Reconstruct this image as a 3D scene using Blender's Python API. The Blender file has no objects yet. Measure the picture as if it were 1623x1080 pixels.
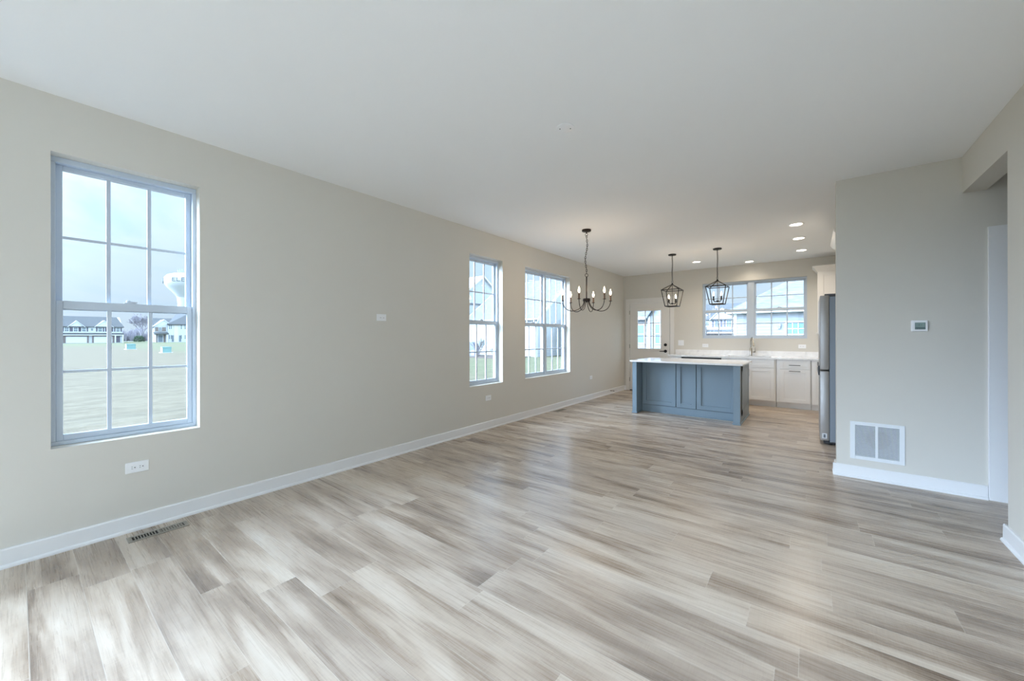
import bpy, bmesh, math, random
from mathutils import Vector, Matrix
PI = math.pi
rnd = random.Random(7)
SC = bpy.context.scene
COL = SC.collection

# ------------------------------------------------------------------ camera
CAM_X, CAM_H = 3.568, 1.2905
FPX = 609.78
cam = bpy.data.cameras.new('camera')
camo = bpy.data.objects.new('camera', cam)
COL.objects.link(camo)
cam.sensor_fit = 'HORIZONTAL'
cam.sensor_width = 36.0
cam.lens = FPX / 1623.0 * 36.0
cam.shift_x = 0.2 / 1623.0
cam.shift_y = -6.55 / 1623.0
cam.clip_start = 0.05
cam.clip_end = 2000
_yaw, _pitch, _roll = 0.6605, 0.0005, -0.0014
_f = Vector((-math.sin(_yaw) * math.cos(_pitch), math.cos(_yaw) * math.cos(_pitch), math.sin(_pitch)))
_r = Vector((math.cos(_yaw), math.sin(_yaw), 0))
_u = _r.cross(_f)
_r2 = math.cos(_roll) * _r + math.sin(_roll) * _u
_u2 = -math.sin(_roll) * _r + math.cos(_roll) * _u
camo.matrix_world = Matrix(((_r2.x, _u2.x, -_f.x, CAM_X), (_r2.y, _u2.y, -_f.y, 0),
                            (_r2.z, _u2.z, -_f.z, CAM_H), (0, 0, 0, 1)))
SC.camera = camo

# ------------------------------------------------------------------ view
SC.view_settings.view_transform = 'Standard'
SC.view_settings.look = 'None'
SC.view_settings.gamma = 1.0
SC.view_settings.use_curve_mapping = False
SC.view_settings.exposure = 0.82
SC.cycles.max_bounces = 14
SC.cycles.diffuse_bounces = 9
SC.cycles.glossy_bounces = 5
SC.cycles.transparent_max_bounces = 16
SC.cycles.caustics_reflective = False
SC.cycles.caustics_refractive = False
SC.cycles.sample_clamp_indirect = 8.0

# ------------------------------------------------------------------ node helpers
def lin(c):
    return tuple(((v / 12.92) if v <= 0.04045 else ((v + 0.055) / 1.055) ** 2.4) for v in c) + (1.0,)
def rgb(r, g, b):
    return lin((r / 255, g / 255, b / 255))
class NT:
    def __init__(s, tree):
        s.t = tree
    def n(s, typ, **kw):
        nd = s.t.nodes.new(typ)
        for k, v in kw.items():
            if k == 'inp':
                for a, b in v.items():
                    nd.inputs[a].default_value = b
            else:
                setattr(nd, k, v)
        return nd
    def l(s, a, b):
        s.t.links.new(a, b)
    def math(s, op, a, b=None, c=None, clamp=False):
        nd = s.t.nodes.new('ShaderNodeMath')
        nd.operation = op
        nd.use_clamp = clamp
        for i, v in enumerate((a, b, c)):
            if v is None:
                continue
            if isinstance(v, (int, float)):
                nd.inputs[i].default_value = v
            else:
                s.l(v, nd.inputs[i])
        return nd.outputs[0]
    def mix(s, fac, a, b, blend='MIX'):
        nd = s.t.nodes.new('ShaderNodeMix')
        nd.data_type = 'RGBA'
        nd.blend_type = blend
        for i, v in ((0, fac), (6, a), (7, b)):
            if hasattr(v, 'is_linked'):
                s.l(v, nd.inputs[i])
            else:
                nd.inputs[i].default_value = v
        return nd.outputs[2]
    def ramp(s, fac, stops):
        nd = s.t.nodes.new('ShaderNodeValToRGB')
        cr = nd.color_ramp
        while len(cr.elements) < len(stops):
            cr.elements.new(0.5)
        for e, (p, c) in zip(cr.elements, stops):
            e.position = p
            e.color = c
        s.l(fac, nd.inputs[0])
        return nd.outputs[0]
    def comb(s, x, y, z):
        nd = s.t.nodes.new('ShaderNodeCombineXYZ')
        for i, v in enumerate((x, y, z)):
            if isinstance(v, (int, float)):
                nd.inputs[i].default_value = v
            else:
                s.l(v, nd.inputs[i])
        return nd.outputs[0]

# ------------------------------------------------------------------ sky: thin bright overcast, brighter on the sunny side
W = bpy.data.worlds.new('overcast_sky')
SC.world = W
W.use_nodes = True
wt = NT(W.node_tree)
W.node_tree.nodes.clear()
tc = wt.n('ShaderNodeTexCoord')
sep = wt.n('ShaderNodeSeparateXYZ')
wt.l(tc.outputs['Generated'], sep.inputs[0])
X, Y, Z = sep.outputs
zc = wt.math('MAXIMUM', Z, 0.03)
cv = wt.comb(wt.math('DIVIDE', X, wt.math('ADD', zc, 0.25)), wt.math('DIVIDE', Y, wt.math('ADD', zc, 0.25)), 0.0)
cl = wt.n('ShaderNodeTexNoise', inp={'Scale': 1.7, 'Detail': 6.0, 'Roughness': 0.6, 'Distortion': 0.6})
wt.l(cv, cl.inputs['Vector'])
cm = wt.math('MULTIPLY_ADD', cl.outputs['Fac'], 3.2, -0.75, clamp=True)
skyc = wt.mix(cm, (0.36, 0.66, 0.98, 1), (0.66, 0.83, 1.0, 1))
hz = wt.math('SUBTRACT', 1.0, wt.math('MULTIPLY', zc, 4.0), clamp=True)
skyc = wt.mix(wt.math('MULTIPLY', hz, 0.7), skyc, (0.70, 0.86, 1.0, 1))
SUN_SIDE = Vector((-0.53, -0.69, 0.50)).normalized()
dt = wt.n('ShaderNodeVectorMath', operation='DOT_PRODUCT')
wt.l(tc.outputs['Generated'], dt.inputs[0])
dt.inputs[1].default_value = SUN_SIDE
glow = wt.math('POWER', wt.math('MAXIMUM', dt.outputs['Value'], 0.0), 9.0)
glow2 = wt.math('POWER', wt.math('MAXIMUM', wt.math('MULTIPLY_ADD', X, 0.90, wt.math('MULTIPLY', Z, 0.43)), 0.0), 2.0)
SKY_GLOW = 31.0
stren = wt.math('MULTIPLY_ADD', glow2, 3.4, wt.math('MULTIPLY_ADD', glow, SKY_GLOW, wt.math('MULTIPLY_ADD', zc, 0.9, 0.60)))   # overcast: darker towards the horizon
skyc = wt.mix(wt.math('MINIMUM', wt.math('MULTIPLY', glow, 3.0), 1.0), skyc, (0.67, 0.85, 1.10, 1))
bg = wt.n('ShaderNodeBackground')
wt.l(skyc, bg.inputs[0])
wt.l(stren, bg.inputs[1])
wo = wt.n('ShaderNodeOutputWorld')
wt.l(bg.outputs[0], wo.inputs[0])
W.cycles.sampling_method = 'MANUAL'
W.cycles.sample_map_resolution = 512

# ------------------------------------------------------------------ daylight portals in the openings (guide the sky light in)
def portal(name, center, normal, sx, sy):
    l = bpy.data.lights.new(name, 'AREA')
    l.shape = 'RECTANGLE'
    l.size, l.size_y = sx, sy
    l.cycles.is_portal = True
    o = bpy.data.objects.new(name, l)
    COL.objects.link(o)
    o.location = center
    o.rotation_euler = Vector(normal).to_track_quat('-Z', 'Y').to_euler()
    o['kind'] = 'helper'
B, H = 9.024, 2.74          # kitchen wall, ceiling
REAR = -3.0
portal('portal', (-0.2, 0.4775, 1.511), (1, 0, 0), 0.75, 1.8)
portal('portal', (-0.2, 4.026, 1.511), (1, 0, 0), 0.75, 1.8)
portal('portal', (-0.2, 5.651, 1.511), (1, 0, 0), 1.45, 1.8)
portal('portal', (2.62, B + 0.2, 1.83), (0, -1, 0), 1.8, 1.2)
portal('portal', (2.1, REAR - 0.2, 1.25), (0, 1, 0), 4.2, 2.55)
portal('portal', (2.4, -2.5, 3.05), (0, 0, -1), 3.1, 0.8)
portal('portal', (-0.2, -1.825, 1.31), (1, 0, 0), 2.1, 2.4)

# ------------------------------------------------------------------ materials
MATS = {}
def pbr(name, col, rough=0.5, metal=0.0, spec=0.5, coat=0.0, noise=0.0, nscale=40.0, bump=0.0, emit=None, es=0.0):
    if name in MATS:
        return MATS[name]
    m = bpy.data.materials.new(name)
    m.use_nodes = True
    t = NT(m.node_tree)
    b = m.node_tree.nodes['Principled BSDF']
    b.inputs['Base Color'].default_value = col
    b.inputs['Roughness'].default_value = rough
    b.inputs['Metallic'].default_value = metal
    b.inputs['Specular IOR Level'].default_value = spec
    b.inputs['Coat Weight'].default_value = coat
    if emit is not None:
        b.inputs['Emission Color'].default_value = emit
        b.inputs['Emission Strength'].default_value = es
    if noise or bump:
        g = t.n('ShaderNodeTexCoord')
        nz = t.n('ShaderNodeTexNoise', inp={'Scale': nscale, 'Detail': 4.0})
        t.l(g.outputs['Object'], nz.inputs['Vector'])
        if noise:
            dark = tuple(c * (1 - noise) for c in col[:3]) + (1,)
            t.l(t.mix(nz.outputs['Fac'], dark, col), b.inputs['Base Color'])
        if bump:
            bp = t.n('ShaderNodeBump', inp={'Strength': bump, 'Distance': 0.002})
            t.l(nz.outputs['Fac'], bp.inputs['Height'])
            t.l(bp.outputs[0], b.inputs['Normal'])
    MATS[name] = m
    return m

M_WALL = pbr('greige_wall_paint', rgb(214, 211, 203), 0.85, spec=0.25, noise=0.02, nscale=3, bump=0.08)
M_CEIL = pbr('white_ceiling_paint', rgb(240, 242, 243), 0.9, spec=0.2, noise=0.015, nscale=2)
M_TRIM = pbr('white_trim_paint', rgb(232, 233, 234), 0.38, spec=0.45)
M_VINYL = pbr('white_vinyl', rgb(196, 208, 221), 0.35, spec=0.45)
M_DOOR = pbr('white_door_paint', rgb(228, 226, 222), 0.4)
M_CAB = pbr('white_cabinet_paint', rgb(236, 234, 230), 0.38)
M_ISL = pbr('slate_blue_cabinet_paint', rgb(122, 140, 152), 0.36)
M_QUARTZ = None
M_STEEL = pbr('brushed_stainless', rgb(190, 190, 188), 0.27, metal=1.0, noise=0.05, nscale=30)
M_STEELSIDE = pbr('satin_grey_steel', rgb(168, 170, 172), 0.38, metal=0.85)
M_NICKEL = pbr('brushed_nickel', rgb(188, 182, 172), 0.25, metal=1.0)
M_BLACK = pbr('black_plastic', rgb(22, 22, 24), 0.45)
M_BRONZE = pbr('dark_bronze_metal', rgb(48, 41, 38), 0.38, metal=0.75)
M_BLKMET = pbr('matt_black_metal', rgb(26, 24, 26), 0.45, metal=0.3)
M_CANDLE = pbr('bronze_candle_sleeve', rgb(112, 86, 68), 0.5)
M_PLATE = pbr('white_plate_plastic', rgb(238, 240, 242), 0.35)
M_SLOT = pbr('dark_slot', rgb(48, 52, 56), 0.7)
M_REG = pbr('taupe_register_metal', rgb(150, 144, 132), 0.4, metal=0.3)
M_DARK = pbr('duct_darkness', rgb(16, 13, 11), 0.9)
M_GRILLE = pbr('white_grille_metal', rgb(228, 232, 235), 0.4)
M_LCD = pbr('lcd_screen', rgb(128, 152, 148), 0.3)
M_LCDK = pbr('lcd_dark', rgb(62, 82, 86), 0.35)
M_LCDINK = pbr('lcd_ink', rgb(78, 98, 98), 0.4)
M_BULB = pbr('lit_candle_bulb', rgb(255, 240, 220), 0.3, emit=(1.0, 0.80, 0.55, 1), es=6.0)
M_DISC = pbr('lit_downlight_lens', rgb(255, 250, 240), 0.4, emit=(1.0, 0.90, 0.76, 1), es=7.0)
M_STICK = pbr('paper_label', rgb(225, 228, 232), 0.6)
M_STICKINK = pbr('label_ink', rgb(110, 118, 128), 0.6)

def mat_floor():
    m = bpy.data.materials.new('vinyl_plank_floor')
    m.use_nodes = True
    t = NT(m.node_tree)
    b = m.node_tree.nodes['Principled BSDF']
    g = t.n('ShaderNodeNewGeometry')
    sp = t.n('ShaderNodeSeparateXYZ')
    t.l(g.outputs['Position'], sp.inputs[0])
    X, Y, Z = sp.outputs
    PW, PL = 0.178, 1.22
    yr = t.math('DIVIDE', t.math('ADD', Y, 10 * PW - 0.030), PW)
    row = t.math('FLOOR', yr)
    wn = t.n('ShaderNodeTexWhiteNoise', noise_dimensions='1D')
    t.l(row, wn.inputs['W'])
    xr = t.math('ADD', t.math('DIVIDE', t.math('ADD', X, 5.0), PL), t.math('MULTIPLY', wn.outputs['Value'], 3.7))
    colm = t.math('FLOOR', xr)
    pid = t.math('MULTIPLY_ADD', row, 17.137, t.math('MULTIPLY', colm, 5.371))
    wn2 = t.n('ShaderNodeTexWhiteNoise', noise_dimensions='1D')
    t.l(pid, wn2.inputs['W'])
    r1 = wn2.outputs['Value']
    wn3 = t.n('ShaderNodeTexWhiteNoise', noise_dimensions='1D')
    t.l(t.math('ADD', pid, 0.57), wn3.inputs['W'])
    r2 = wn3.outputs['Value']
    fx = t.math('FRACT', xr)
    fy = t.math('FRACT', yr)
    ex = t.math('MULTIPLY', t.math('MINIMUM', fx, t.math('SUBTRACT', 1.0, fx)), PL)
    ey = t.math('MULTIPLY', t.math('MINIMUM', fy, t.math('SUBTRACT', 1.0, fy)), PW)
    seam = t.math('LESS_THAN', t.math('MINIMUM', ex, ey), 0.0011)
    # broad cathedral streaks
    off = t.math('MULTIPLY', r2, 53.0)
    v1 = t.comb(t.math('ADD', t.math('MULTIPLY', X, 0.80), off), t.math('ADD', t.math('MULTIPLY', Y, 5.2), t.math('MULTIPLY', r1, 31.0)), t.math('MULTIPLY', r1, 9.0))
    n1 = t.n('ShaderNodeTexNoise', inp={'Scale': 1.35, 'Detail': 4.0, 'Roughness': 0.55, 'Distortion': 0.5})
    t.l(v1, n1.inputs['Vector'])
    # mid grain
    v2 = t.comb(t.math('ADD', t.math('MULTIPLY', X, 1.5), off), t.math('ADD', t.math('MULTIPLY', Y, 55.0), off), 0.0)
    n2 = t.n('ShaderNodeTexNoise', inp={'Scale': 1.6, 'Detail': 5.0, 'Roughness': 0.65, 'Distortion': 0.9})
    t.l(v2, n2.inputs['Vector'])
    v5 = t.comb(t.math('ADD', t.math('MULTIPLY', X, 5.0), off), t.math('MULTIPLY', Y, 260.0), off)
    n5 = t.n('ShaderNodeTexNoise', inp={'Scale': 1.0, 'Detail': 3.0, 'Distortion': 1.2})
    t.l(v5, n5.inputs['Vector'])
    # saw marks across the plank
    v3 = t.comb(t.math('MULTIPLY', X, 210.0), t.math('MULTIPLY', Y, 14.0), off)
    n3 = t.n('ShaderNodeTexNoise', inp={'Scale': 1.0, 'Detail': 2.0})
    t.l(v3, n3.inputs['Vector'])
    # knots
    v4 = t.comb(t.math('ADD', t.math('MULTIPLY', X, 1.2), off), t.math('ADD', t.math('MULTIPLY', Y, 4.0), off), 0.0)
    n4 = t.n('ShaderNodeTexNoise', inp={'Scale': 1.5, 'Detail': 1.0})
    t.l(v4, n4.inputs['Vector'])
    s = t.math('MULTIPLY', t.math('SUBTRACT', n1.outputs['Fac'], 0.5), 1.85)
    s = t.math('ADD', s, t.math('MULTIPLY', t.math('SUBTRACT', n2.outputs['Fac'], 0.5), 0.26))
    s = t.math('ADD', s, t.math('MULTIPLY', t.math('SUBTRACT', n5.outputs['Fac'], 0.5), 0.34))
    s = t.math('ADD', s, t.math('MULTIPLY', t.math('SUBTRACT', n3.outputs['Fac'], 0.5), 0.16))
    s = t.math('ADD', s, t.math('MULTIPLY', t.math('SUBTRACT', r1, 0.5), 0.20))
    s = t.math('SUBTRACT', s, t.math('MULTIPLY', t.math('MAXIMUM', t.math('SUBTRACT', n4.outputs['Fac'], 0.66), 0.0), 2.2))
    s = t.math('ADD', s, 0.5, clamp=True)
    c = t.ramp(s, [(0.06, rgb(112, 95, 80)), (0.36, rgb(160, 142, 124)), (0.60, rgb(191, 175, 157)), (0.94, rgb(211, 199, 183))])
    gt = t.mix(t.math('MULTIPLY', r2, 0.22), c, rgb(174, 166, 159))
    c2 = t.mix(t.math('MULTIPLY', seam, 0.5), gt, rgb(214, 206, 194))
    t.l(c2, b.inputs['Base Color'])
    rr = t.math('MULTIPLY_ADD', n2.outputs['Fac'], 0.16, 0.20)
    t.l(rr, b.inputs['Roughness'])
    b.inputs['Specular IOR Level'].default_value = 0.5
    bp = t.n('ShaderNodeBump', inp={'Strength': 0.16, 'Distance': 0.001})
    hh = t.math('SUBTRACT', n2.outputs['Fac'], t.math('MULTIPLY', seam, 2.0))
    t.l(hh, bp.inputs['Height'])
    t.l(bp.outputs[0], b.inputs['Normal'])
    return m
M_FLOOR = mat_floor()

def mat_quartz():
    m = bpy.data.materials.new('white_quartz')
    m.use_nodes = True
    t = NT(m.node_tree)
    b = m.node_tree.nodes['Principled BSDF']
    g = t.n('ShaderNodeNewGeometry')
    n = t.n('ShaderNodeTexNoise', inp={'Scale': 5.0, 'Detail': 6.0, 'Distortion': 2.5})
    t.l(g.outputs['Position'], n.inputs['Vector'])
    t.l(t.ramp(n.outputs['Fac'], [(0.3, rgb(222, 222, 222)), (0.45, rgb(234, 234, 234)), (0.7, rgb(240, 240, 239))]), b.inputs['Base Color'])
    b.inputs['Roughness'].default_value = 0.10
    return m
M_QUARTZ = mat_quartz()

def mat_glass(name, tint):
    m = bpy.data.materials.new(name)
    m.use_nodes = True
    t = NT(m.node_tree)
    m.node_tree.nodes.clear()
    lw = t.n('ShaderNodeLayerWeight', inp={'Blend': 0.5})
    fr = t.math('MULTIPLY_ADD', t.math('POWER', lw.outputs['Facing'], 5.0), 0.7, 0.022, clamp=True)
    tr = t.n('ShaderNodeBsdfTransparent', inp={'Color': tint})
    gl = t.n('ShaderNodeBsdfGlossy', inp={'Roughness': 0.0})
    mx = t.n('ShaderNodeMixShader')
    t.l(fr, mx.inputs[0])
    t.l(tr.outputs[0], mx.inputs[1])
    t.l(gl.outputs[0], mx.inputs[2])
    o = t.n('ShaderNodeOutputMaterial')
    t.l(mx.outputs[0], o.inputs[0])
    return m
M_GLASS = mat_glass('low_e_window_glass', (0.90, 0.91, 0.915, 1))
M_GLASSCLR = mat_glass('clear_window_glass', (0.98, 0.985, 0.985, 1))

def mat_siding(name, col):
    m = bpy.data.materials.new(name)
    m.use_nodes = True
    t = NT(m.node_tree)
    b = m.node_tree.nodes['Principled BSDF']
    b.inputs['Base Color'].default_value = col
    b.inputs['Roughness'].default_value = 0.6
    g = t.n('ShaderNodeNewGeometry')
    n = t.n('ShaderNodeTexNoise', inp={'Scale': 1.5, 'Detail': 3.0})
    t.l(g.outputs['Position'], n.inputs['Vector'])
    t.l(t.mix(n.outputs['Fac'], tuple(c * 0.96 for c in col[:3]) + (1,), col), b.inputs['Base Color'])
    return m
M_SIDEDIM = mat_siding('darkened_white_siding', rgb(120, 126, 132))  # white siding darkened to offset the strong light on these facades
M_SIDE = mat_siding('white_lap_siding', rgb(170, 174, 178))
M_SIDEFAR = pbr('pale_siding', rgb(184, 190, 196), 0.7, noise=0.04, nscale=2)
def mat_shingle(name, c0, c1, sc):
    m = bpy.data.materials.new(name)
    m.use_nodes = True
    t = NT(m.node_tree)
    b = m.node_tree.nodes['Principled BSDF']
    g = t.n('ShaderNodeNewGeometry')
    mp = t.n('ShaderNodeMapping', inp={'Scale': (sc, sc, sc * 5)})
    t.l(g.outputs['Position'], mp.inputs[0])
    n = t.n('ShaderNodeTexNoise', inp={'Scale': 2.2, 'Detail': 3.0, 'Roughness': 0.7})
    t.l(mp.outputs[0], n.inputs['Vector'])
    t.l(t.ramp(n.outputs['Fac'], [(0.35, c0), (0.62, c1)]), b.inputs['Base Color'])
    b.inputs['Roughness'].default_value = 0.9
    return m
M_ROOF = mat_shingle('grey_roof_shingle', rgb(84, 88, 92), rgb(112, 116, 120), 1.0)
M_ROOFFAR = mat_shingle('grey_far_shingle', rgb(66, 69, 72), rgb(80, 83, 86), 0.6)
def mat_grass():
    m = bpy.data.materials.new('dormant_lawn')
    m.use_nodes = True
    t = NT(m.node_tree)
    b = m.node_tree.nodes['Principled BSDF']
    g = t.n('ShaderNodeNewGeometry')
    sp = t.n('ShaderNodeSeparateXYZ')
    t.l(g.outputs['Position'], sp.inputs[0])
    mpg = t.n('ShaderNodeMapping', inp={'Scale': (2.2, 0.9, 1.0)})
    t.l(g.outputs['Position'], mpg.inputs[0])
    n = t.n('ShaderNodeTexNoise', inp={'Scale': 1.1, 'Detail': 9.0, 'Roughness': 0.82})
    t.l(mpg.outputs[0], n.inputs['Vector'])
    n2 = t.n('ShaderNodeTexNoise', inp={'Scale': 0.05, 'Detail': 4.0})
    t.l(g.outputs['Position'], n2.inputs['Vector'])
    n3 = t.n('ShaderNodeTexNoise', inp={'Scale': 22.0, 'Detail': 4.0, 'Roughness': 0.8})
    t.l(g.outputs['Position'], n3.inputs['Vector'])
    dry = t.ramp(n.outputs['Fac'], [(0.40, rgb(56, 48, 38)), (0.50, rgb(110, 98, 82)), (0.60, rgb(140, 128, 110))])
    dry = t.mix(t.math('MULTIPLY_ADD', n3.outputs['Fac'], 1.6, -0.55, clamp=True), rgb(98, 93, 80), dry)
    green = t.ramp(n.outputs['Fac'], [(0.3, rgb(78, 90, 64)), (0.7, rgb(104, 112, 86))])
    # greener watered strips round the far houses and the next-door lawn
    far = t.math('MULTIPLY_ADD', t.math('ADD', sp.outputs[0], 95.0), -0.02, 0.0, clamp=True)
    nb = t.math('MULTIPLY', t.math('MULTIPLY_ADD', sp.outputs[1], 0.2, -2.0, clamp=True), 0.75)
    gf = t.math('MAXIMUM', far, nb)
    gf = t.math('MULTIPLY', gf, t.math('MULTIPLY_ADD', n2.outputs['Fac'], 1.6, -0.2, clamp=True))
    t.l(t.mix(gf, dry, green), b.inputs['Base Color'])
    b.inputs['Roughness'].default_value = 0.95
    b.inputs['Specular IOR Level'].default_value = 0.1
    return m
M_GRASS = mat_grass()
M_FWIN = pbr('house_window_glass', rgb(92, 108, 118), 0.15)
M_FWINDK = pbr('dark_house_glass', rgb(92, 122, 142), 0.12)
M_SHUT = pbr('plum_shutter', rgb(84, 82, 96), 0.7)
M_BRICK = pbr('pale_brown_brick', rgb(124, 114, 110), 0.85, noise=0.2, nscale=3)
M_STONE = pbr('beige_panel', rgb(196, 192, 186), 0.8)
M_GDOOR = pbr('white_garage_door', rgb(196, 200, 204), 0.6)
M_EXTRIM = pbr('white_exterior_trim', rgb(204, 208, 212), 0.6)
M_BARK = pbr('grey_bark', rgb(104, 96, 92), 0.9)
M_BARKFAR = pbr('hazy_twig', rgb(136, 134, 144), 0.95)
M_THICK = pbr('bare_woodland', rgb(134, 130, 144), 0.95, noise=0.35, nscale=0.6)
M_BUSH = pbr('evergreen', rgb(60, 84, 64), 0.9, noise=0.4, nscale=6)
M_TANK = pbr('white_tank_paint', rgb(176, 180, 184), 0.45)
M_TANKTXT = pbr('grey_lettering', rgb(100, 106, 112), 0.6)
M_BOXG = pbr('green_utility_paint', rgb(112, 152, 152), 0.5)
M_BOXW = pbr('pale_utility_paint', rgb(170, 182, 182), 0.5)
M_GRILLCV = pbr('grey_blue_cover', rgb(104, 112, 130), 0.7)
M_MULCH = pbr('mulch', rgb(96, 86, 80), 0.95, noise=0.4, nscale=8)
M_ROAD = pbr('grey_asphalt', rgb(112, 118, 126), 0.9)

# ------------------------------------------------------------------ mesh helpers
class MB:
    def __init__(s):
        s.b = bmesh.new()
    def _m(s, verts, M):
        if M is not None:
            for v in verts:
                v.co = M @ v.co
    def box(s, x0, x1, y0, y1, z0, z1, bev=0.0, M=None):
        vs = [s.b.verts.new(c) for c in ((x0, y0, z0), (x1, y0, z0), (x1, y1, z0), (x0, y1, z0),
                                         (x0, y0, z1), (x1, y0, z1), (x1, y1, z1), (x0, y1, z1))]
        fs = [s.b.faces.new([vs[i] for i in q]) for q in ((3, 2, 1, 0), (4, 5, 6, 7), (0, 1, 5, 4), (1, 2, 6, 5), (2, 3, 7, 6), (3, 0, 4, 7))]
        if bev > 0:
            ed = list({e for f in fs for e in f.edges})
            r = bmesh.ops.bevel(s.b, geom=ed, offset=bev, segments=2, affect='EDGES', profile=0.5)
            vs = list({v for f in r['faces'] for v in f.verts} | {v for v in vs if v.is_valid})
        s._m(vs, M)
        return s
    def prism(s, pts, axis, a, b, M=None):
        # polygon pts in the plane normal to axis, extruded a..b ; axis 0: (y,z) 1: (x,z) 2: (x,y)
        def mk(p, h):
            return {0: (h, p[0], p[1]), 1: (p[0], h, p[1]), 2: (p[0], p[1], h)}[axis]
        v0 = [s.b.verts.new(mk(p, a)) for p in pts]
        v1 = [s.b.verts.new(mk(p, b)) for p in pts]
        s.b.faces.new(v0)
        s.b.faces.new(v1[::-1])
        n = len(pts)
        for i in range(n):
            s.b.faces.new((v0[i], v1[i], v1[(i + 1) % n], v0[(i + 1) % n]))
        s._m(v0 + v1, M)
        return s
    def tube(s, path, r, seg=8, cap=True, closed=False, M=None):
        pts = [Vector(p) for p in path]
        n = len(pts)
        rs = r if isinstance(r, (list, tuple)) else [r] * n
        rings = []
        ref = None
        for i, p in enumerate(pts):
            if closed:
                d = pts[(i + 1) % n] - pts[i - 1]
            else:
                d = pts[min(i + 1, n - 1)] - pts[max(i - 1, 0)]
            d.normalize()
            if ref is None:
                ref = Vector((0, 0, 1)) if abs(d.z) < 0.9 else Vector((1, 0, 0))
            a = (ref - d * ref.dot(d)).normalized()
            ref = a
            c = d.cross(a)
            rings.append([s.b.verts.new(p + (a * math.cos(2 * PI * k / seg) + c * math.sin(2 * PI * k / seg)) * rs[i]) for k in range(seg)])
        m = n if closed else n - 1
        for i in range(m):
            A, C = rings[i], rings[(i + 1) % n]
            for k in range(seg):
                s.b.faces.new((A[k], A[(k + 1) % seg], C[(k + 1) % seg], C[k]))
        if cap and not closed:
            s.b.faces.new(rings[0][::-1])
            s.b.faces.new(rings[-1])
        s._m([v for g in rings for v in g], M)
        return s
    def lathe(s, prof, c=(0, 0, 0), seg=24, M=None, cap=True):
        rings = []
        allv = []
        for (r, z) in prof:
            if r < 1e-6:
                v = s.b.verts.new((c[0], c[1], c[2] + z))
                rings.append([v])
                allv.append(v)
            else:
                g = [s.b.verts.new((c[0] + r * math.cos(2 * PI * k / seg), c[1] + r * math.sin(2 * PI * k / seg), c[2] + z)) for k in range(seg)]
                rings.append(g)
                allv += g
        for A, C in zip(rings, rings[1:]):
            for k in range(seg):
                k2 = (k + 1) % seg
                if len(A) == 1 and len(C) == 1:
                    continue
                if len(A) == 1:
                    s.b.faces.new((A[0], C[k2], C[k]))
                elif len(C) == 1:
                    s.b.faces.new((A[k], A[k2], C[0]))
                else:
                    s.b.faces.new((A[k], A[k2], C[k2], C[k]))
        if cap and len(rings[0]) > 1:
            s.b.faces.new(rings[0][::-1])
        if cap and len(rings[-1]) > 1:
            s.b.faces.new(rings[-1])
        s._m(allv, M)
        return s
    def poly(s, pts):
        s.b.faces.new([s.b.verts.new(p) for p in pts])
        return s
    def slab(s, quad, th):
        # thick sheet under a planar polygon (roof planes); thickness straight down
        v0 = [s.b.verts.new(p) for p in quad]
        v1 = [s.b.verts.new((p[0], p[1], p[2] - th)) for p in quad]
        s.b.faces.new(v0)
        s.b.faces.new(v1[::-1])
        n = len(quad)
        for i in range(n):
            s.b.faces.new((v0[i], v1[i], v1[(i + 1) % n], v0[(i + 1) % n]))
        return s
    def build(s, name, mat, parent=None, smooth=False, M=None, label=None):
        bmesh.ops.recalc_face_normals(s.b, faces=s.b.faces)
        if M is not None:
            s.b.transform(M)
        me = bpy.data.meshes.new(name)
        s.b.to_mesh(me)
        s.b.free()
        me.materials.append(mat)
        if smooth:
            for p in me.polygons:
                p.use_smooth = True
            try:
                me.set_sharp_from_angle(angle=math.radians(40))
            except Exception:
                pass
        o = bpy.data.objects.new(name, me)
        COL.objects.link(o)
        if parent is not None:
            o.parent = parent
        if label:
            o['label'] = label
        return o

def tag(o, label, cat, group=None, kind=None):
    o['label'] = label
    o['category'] = cat
    if group:
        o['group'] = group
    if kind:
        o['kind'] = kind
    return o
def thing(name, label, cat, loc=(0, 0, 0), rz=0.0, group=None, kind=None):
    o = bpy.data.objects.new(name, None)
    COL.objects.link(o)
    o.location = loc
    o.rotation_euler = (0, 0, rz)
    o.empty_display_size = 0.1
    return tag(o, label, cat, group, kind)
def dup(root, loc, rz, label):
    r = root.copy()
    COL.objects.link(r)
    r.location = loc
    r.rotation_euler = (0, 0, rz)
    r['label'] = label
    for ch in list(root.children):
        c = ch.copy()
        COL.objects.link(c)
        c.parent = r
        for g in ch.children:
            d = g.copy()
            COL.objects.link(d)
            d.parent = c
    return r
def struct(o, label, cat):
    return tag(o, label, cat, kind='structure')

# ------------------------------------------------------------------ room shell
RX, PY, PX0 = 4.537, 4.698, 3.756      # right wall, partition face, partition free end
HALL_X = 6.3
T = 0.17
def wall_u(mk, u0, u1, z0, z1, openings):
    """solid wall strips around openings; mk(u0,u1,z0,z1) adds one block"""
    us = sorted({u0, u1} | {o[0] for o in openings} | {o[1] for o in openings})
    for a, b in zip(us, us[1:]):
        mid = (a + b) / 2
        op = [o for o in openings if o[0] < mid < o[1]]
        if not op:
            mk(a, b, z0, z1)
        else:
            if op[0][2] > z0:
                mk(a, b, z0, op[0][2])
            if op[0][3] < z1:
                mk(a, b, op[0][3], z1)

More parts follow.
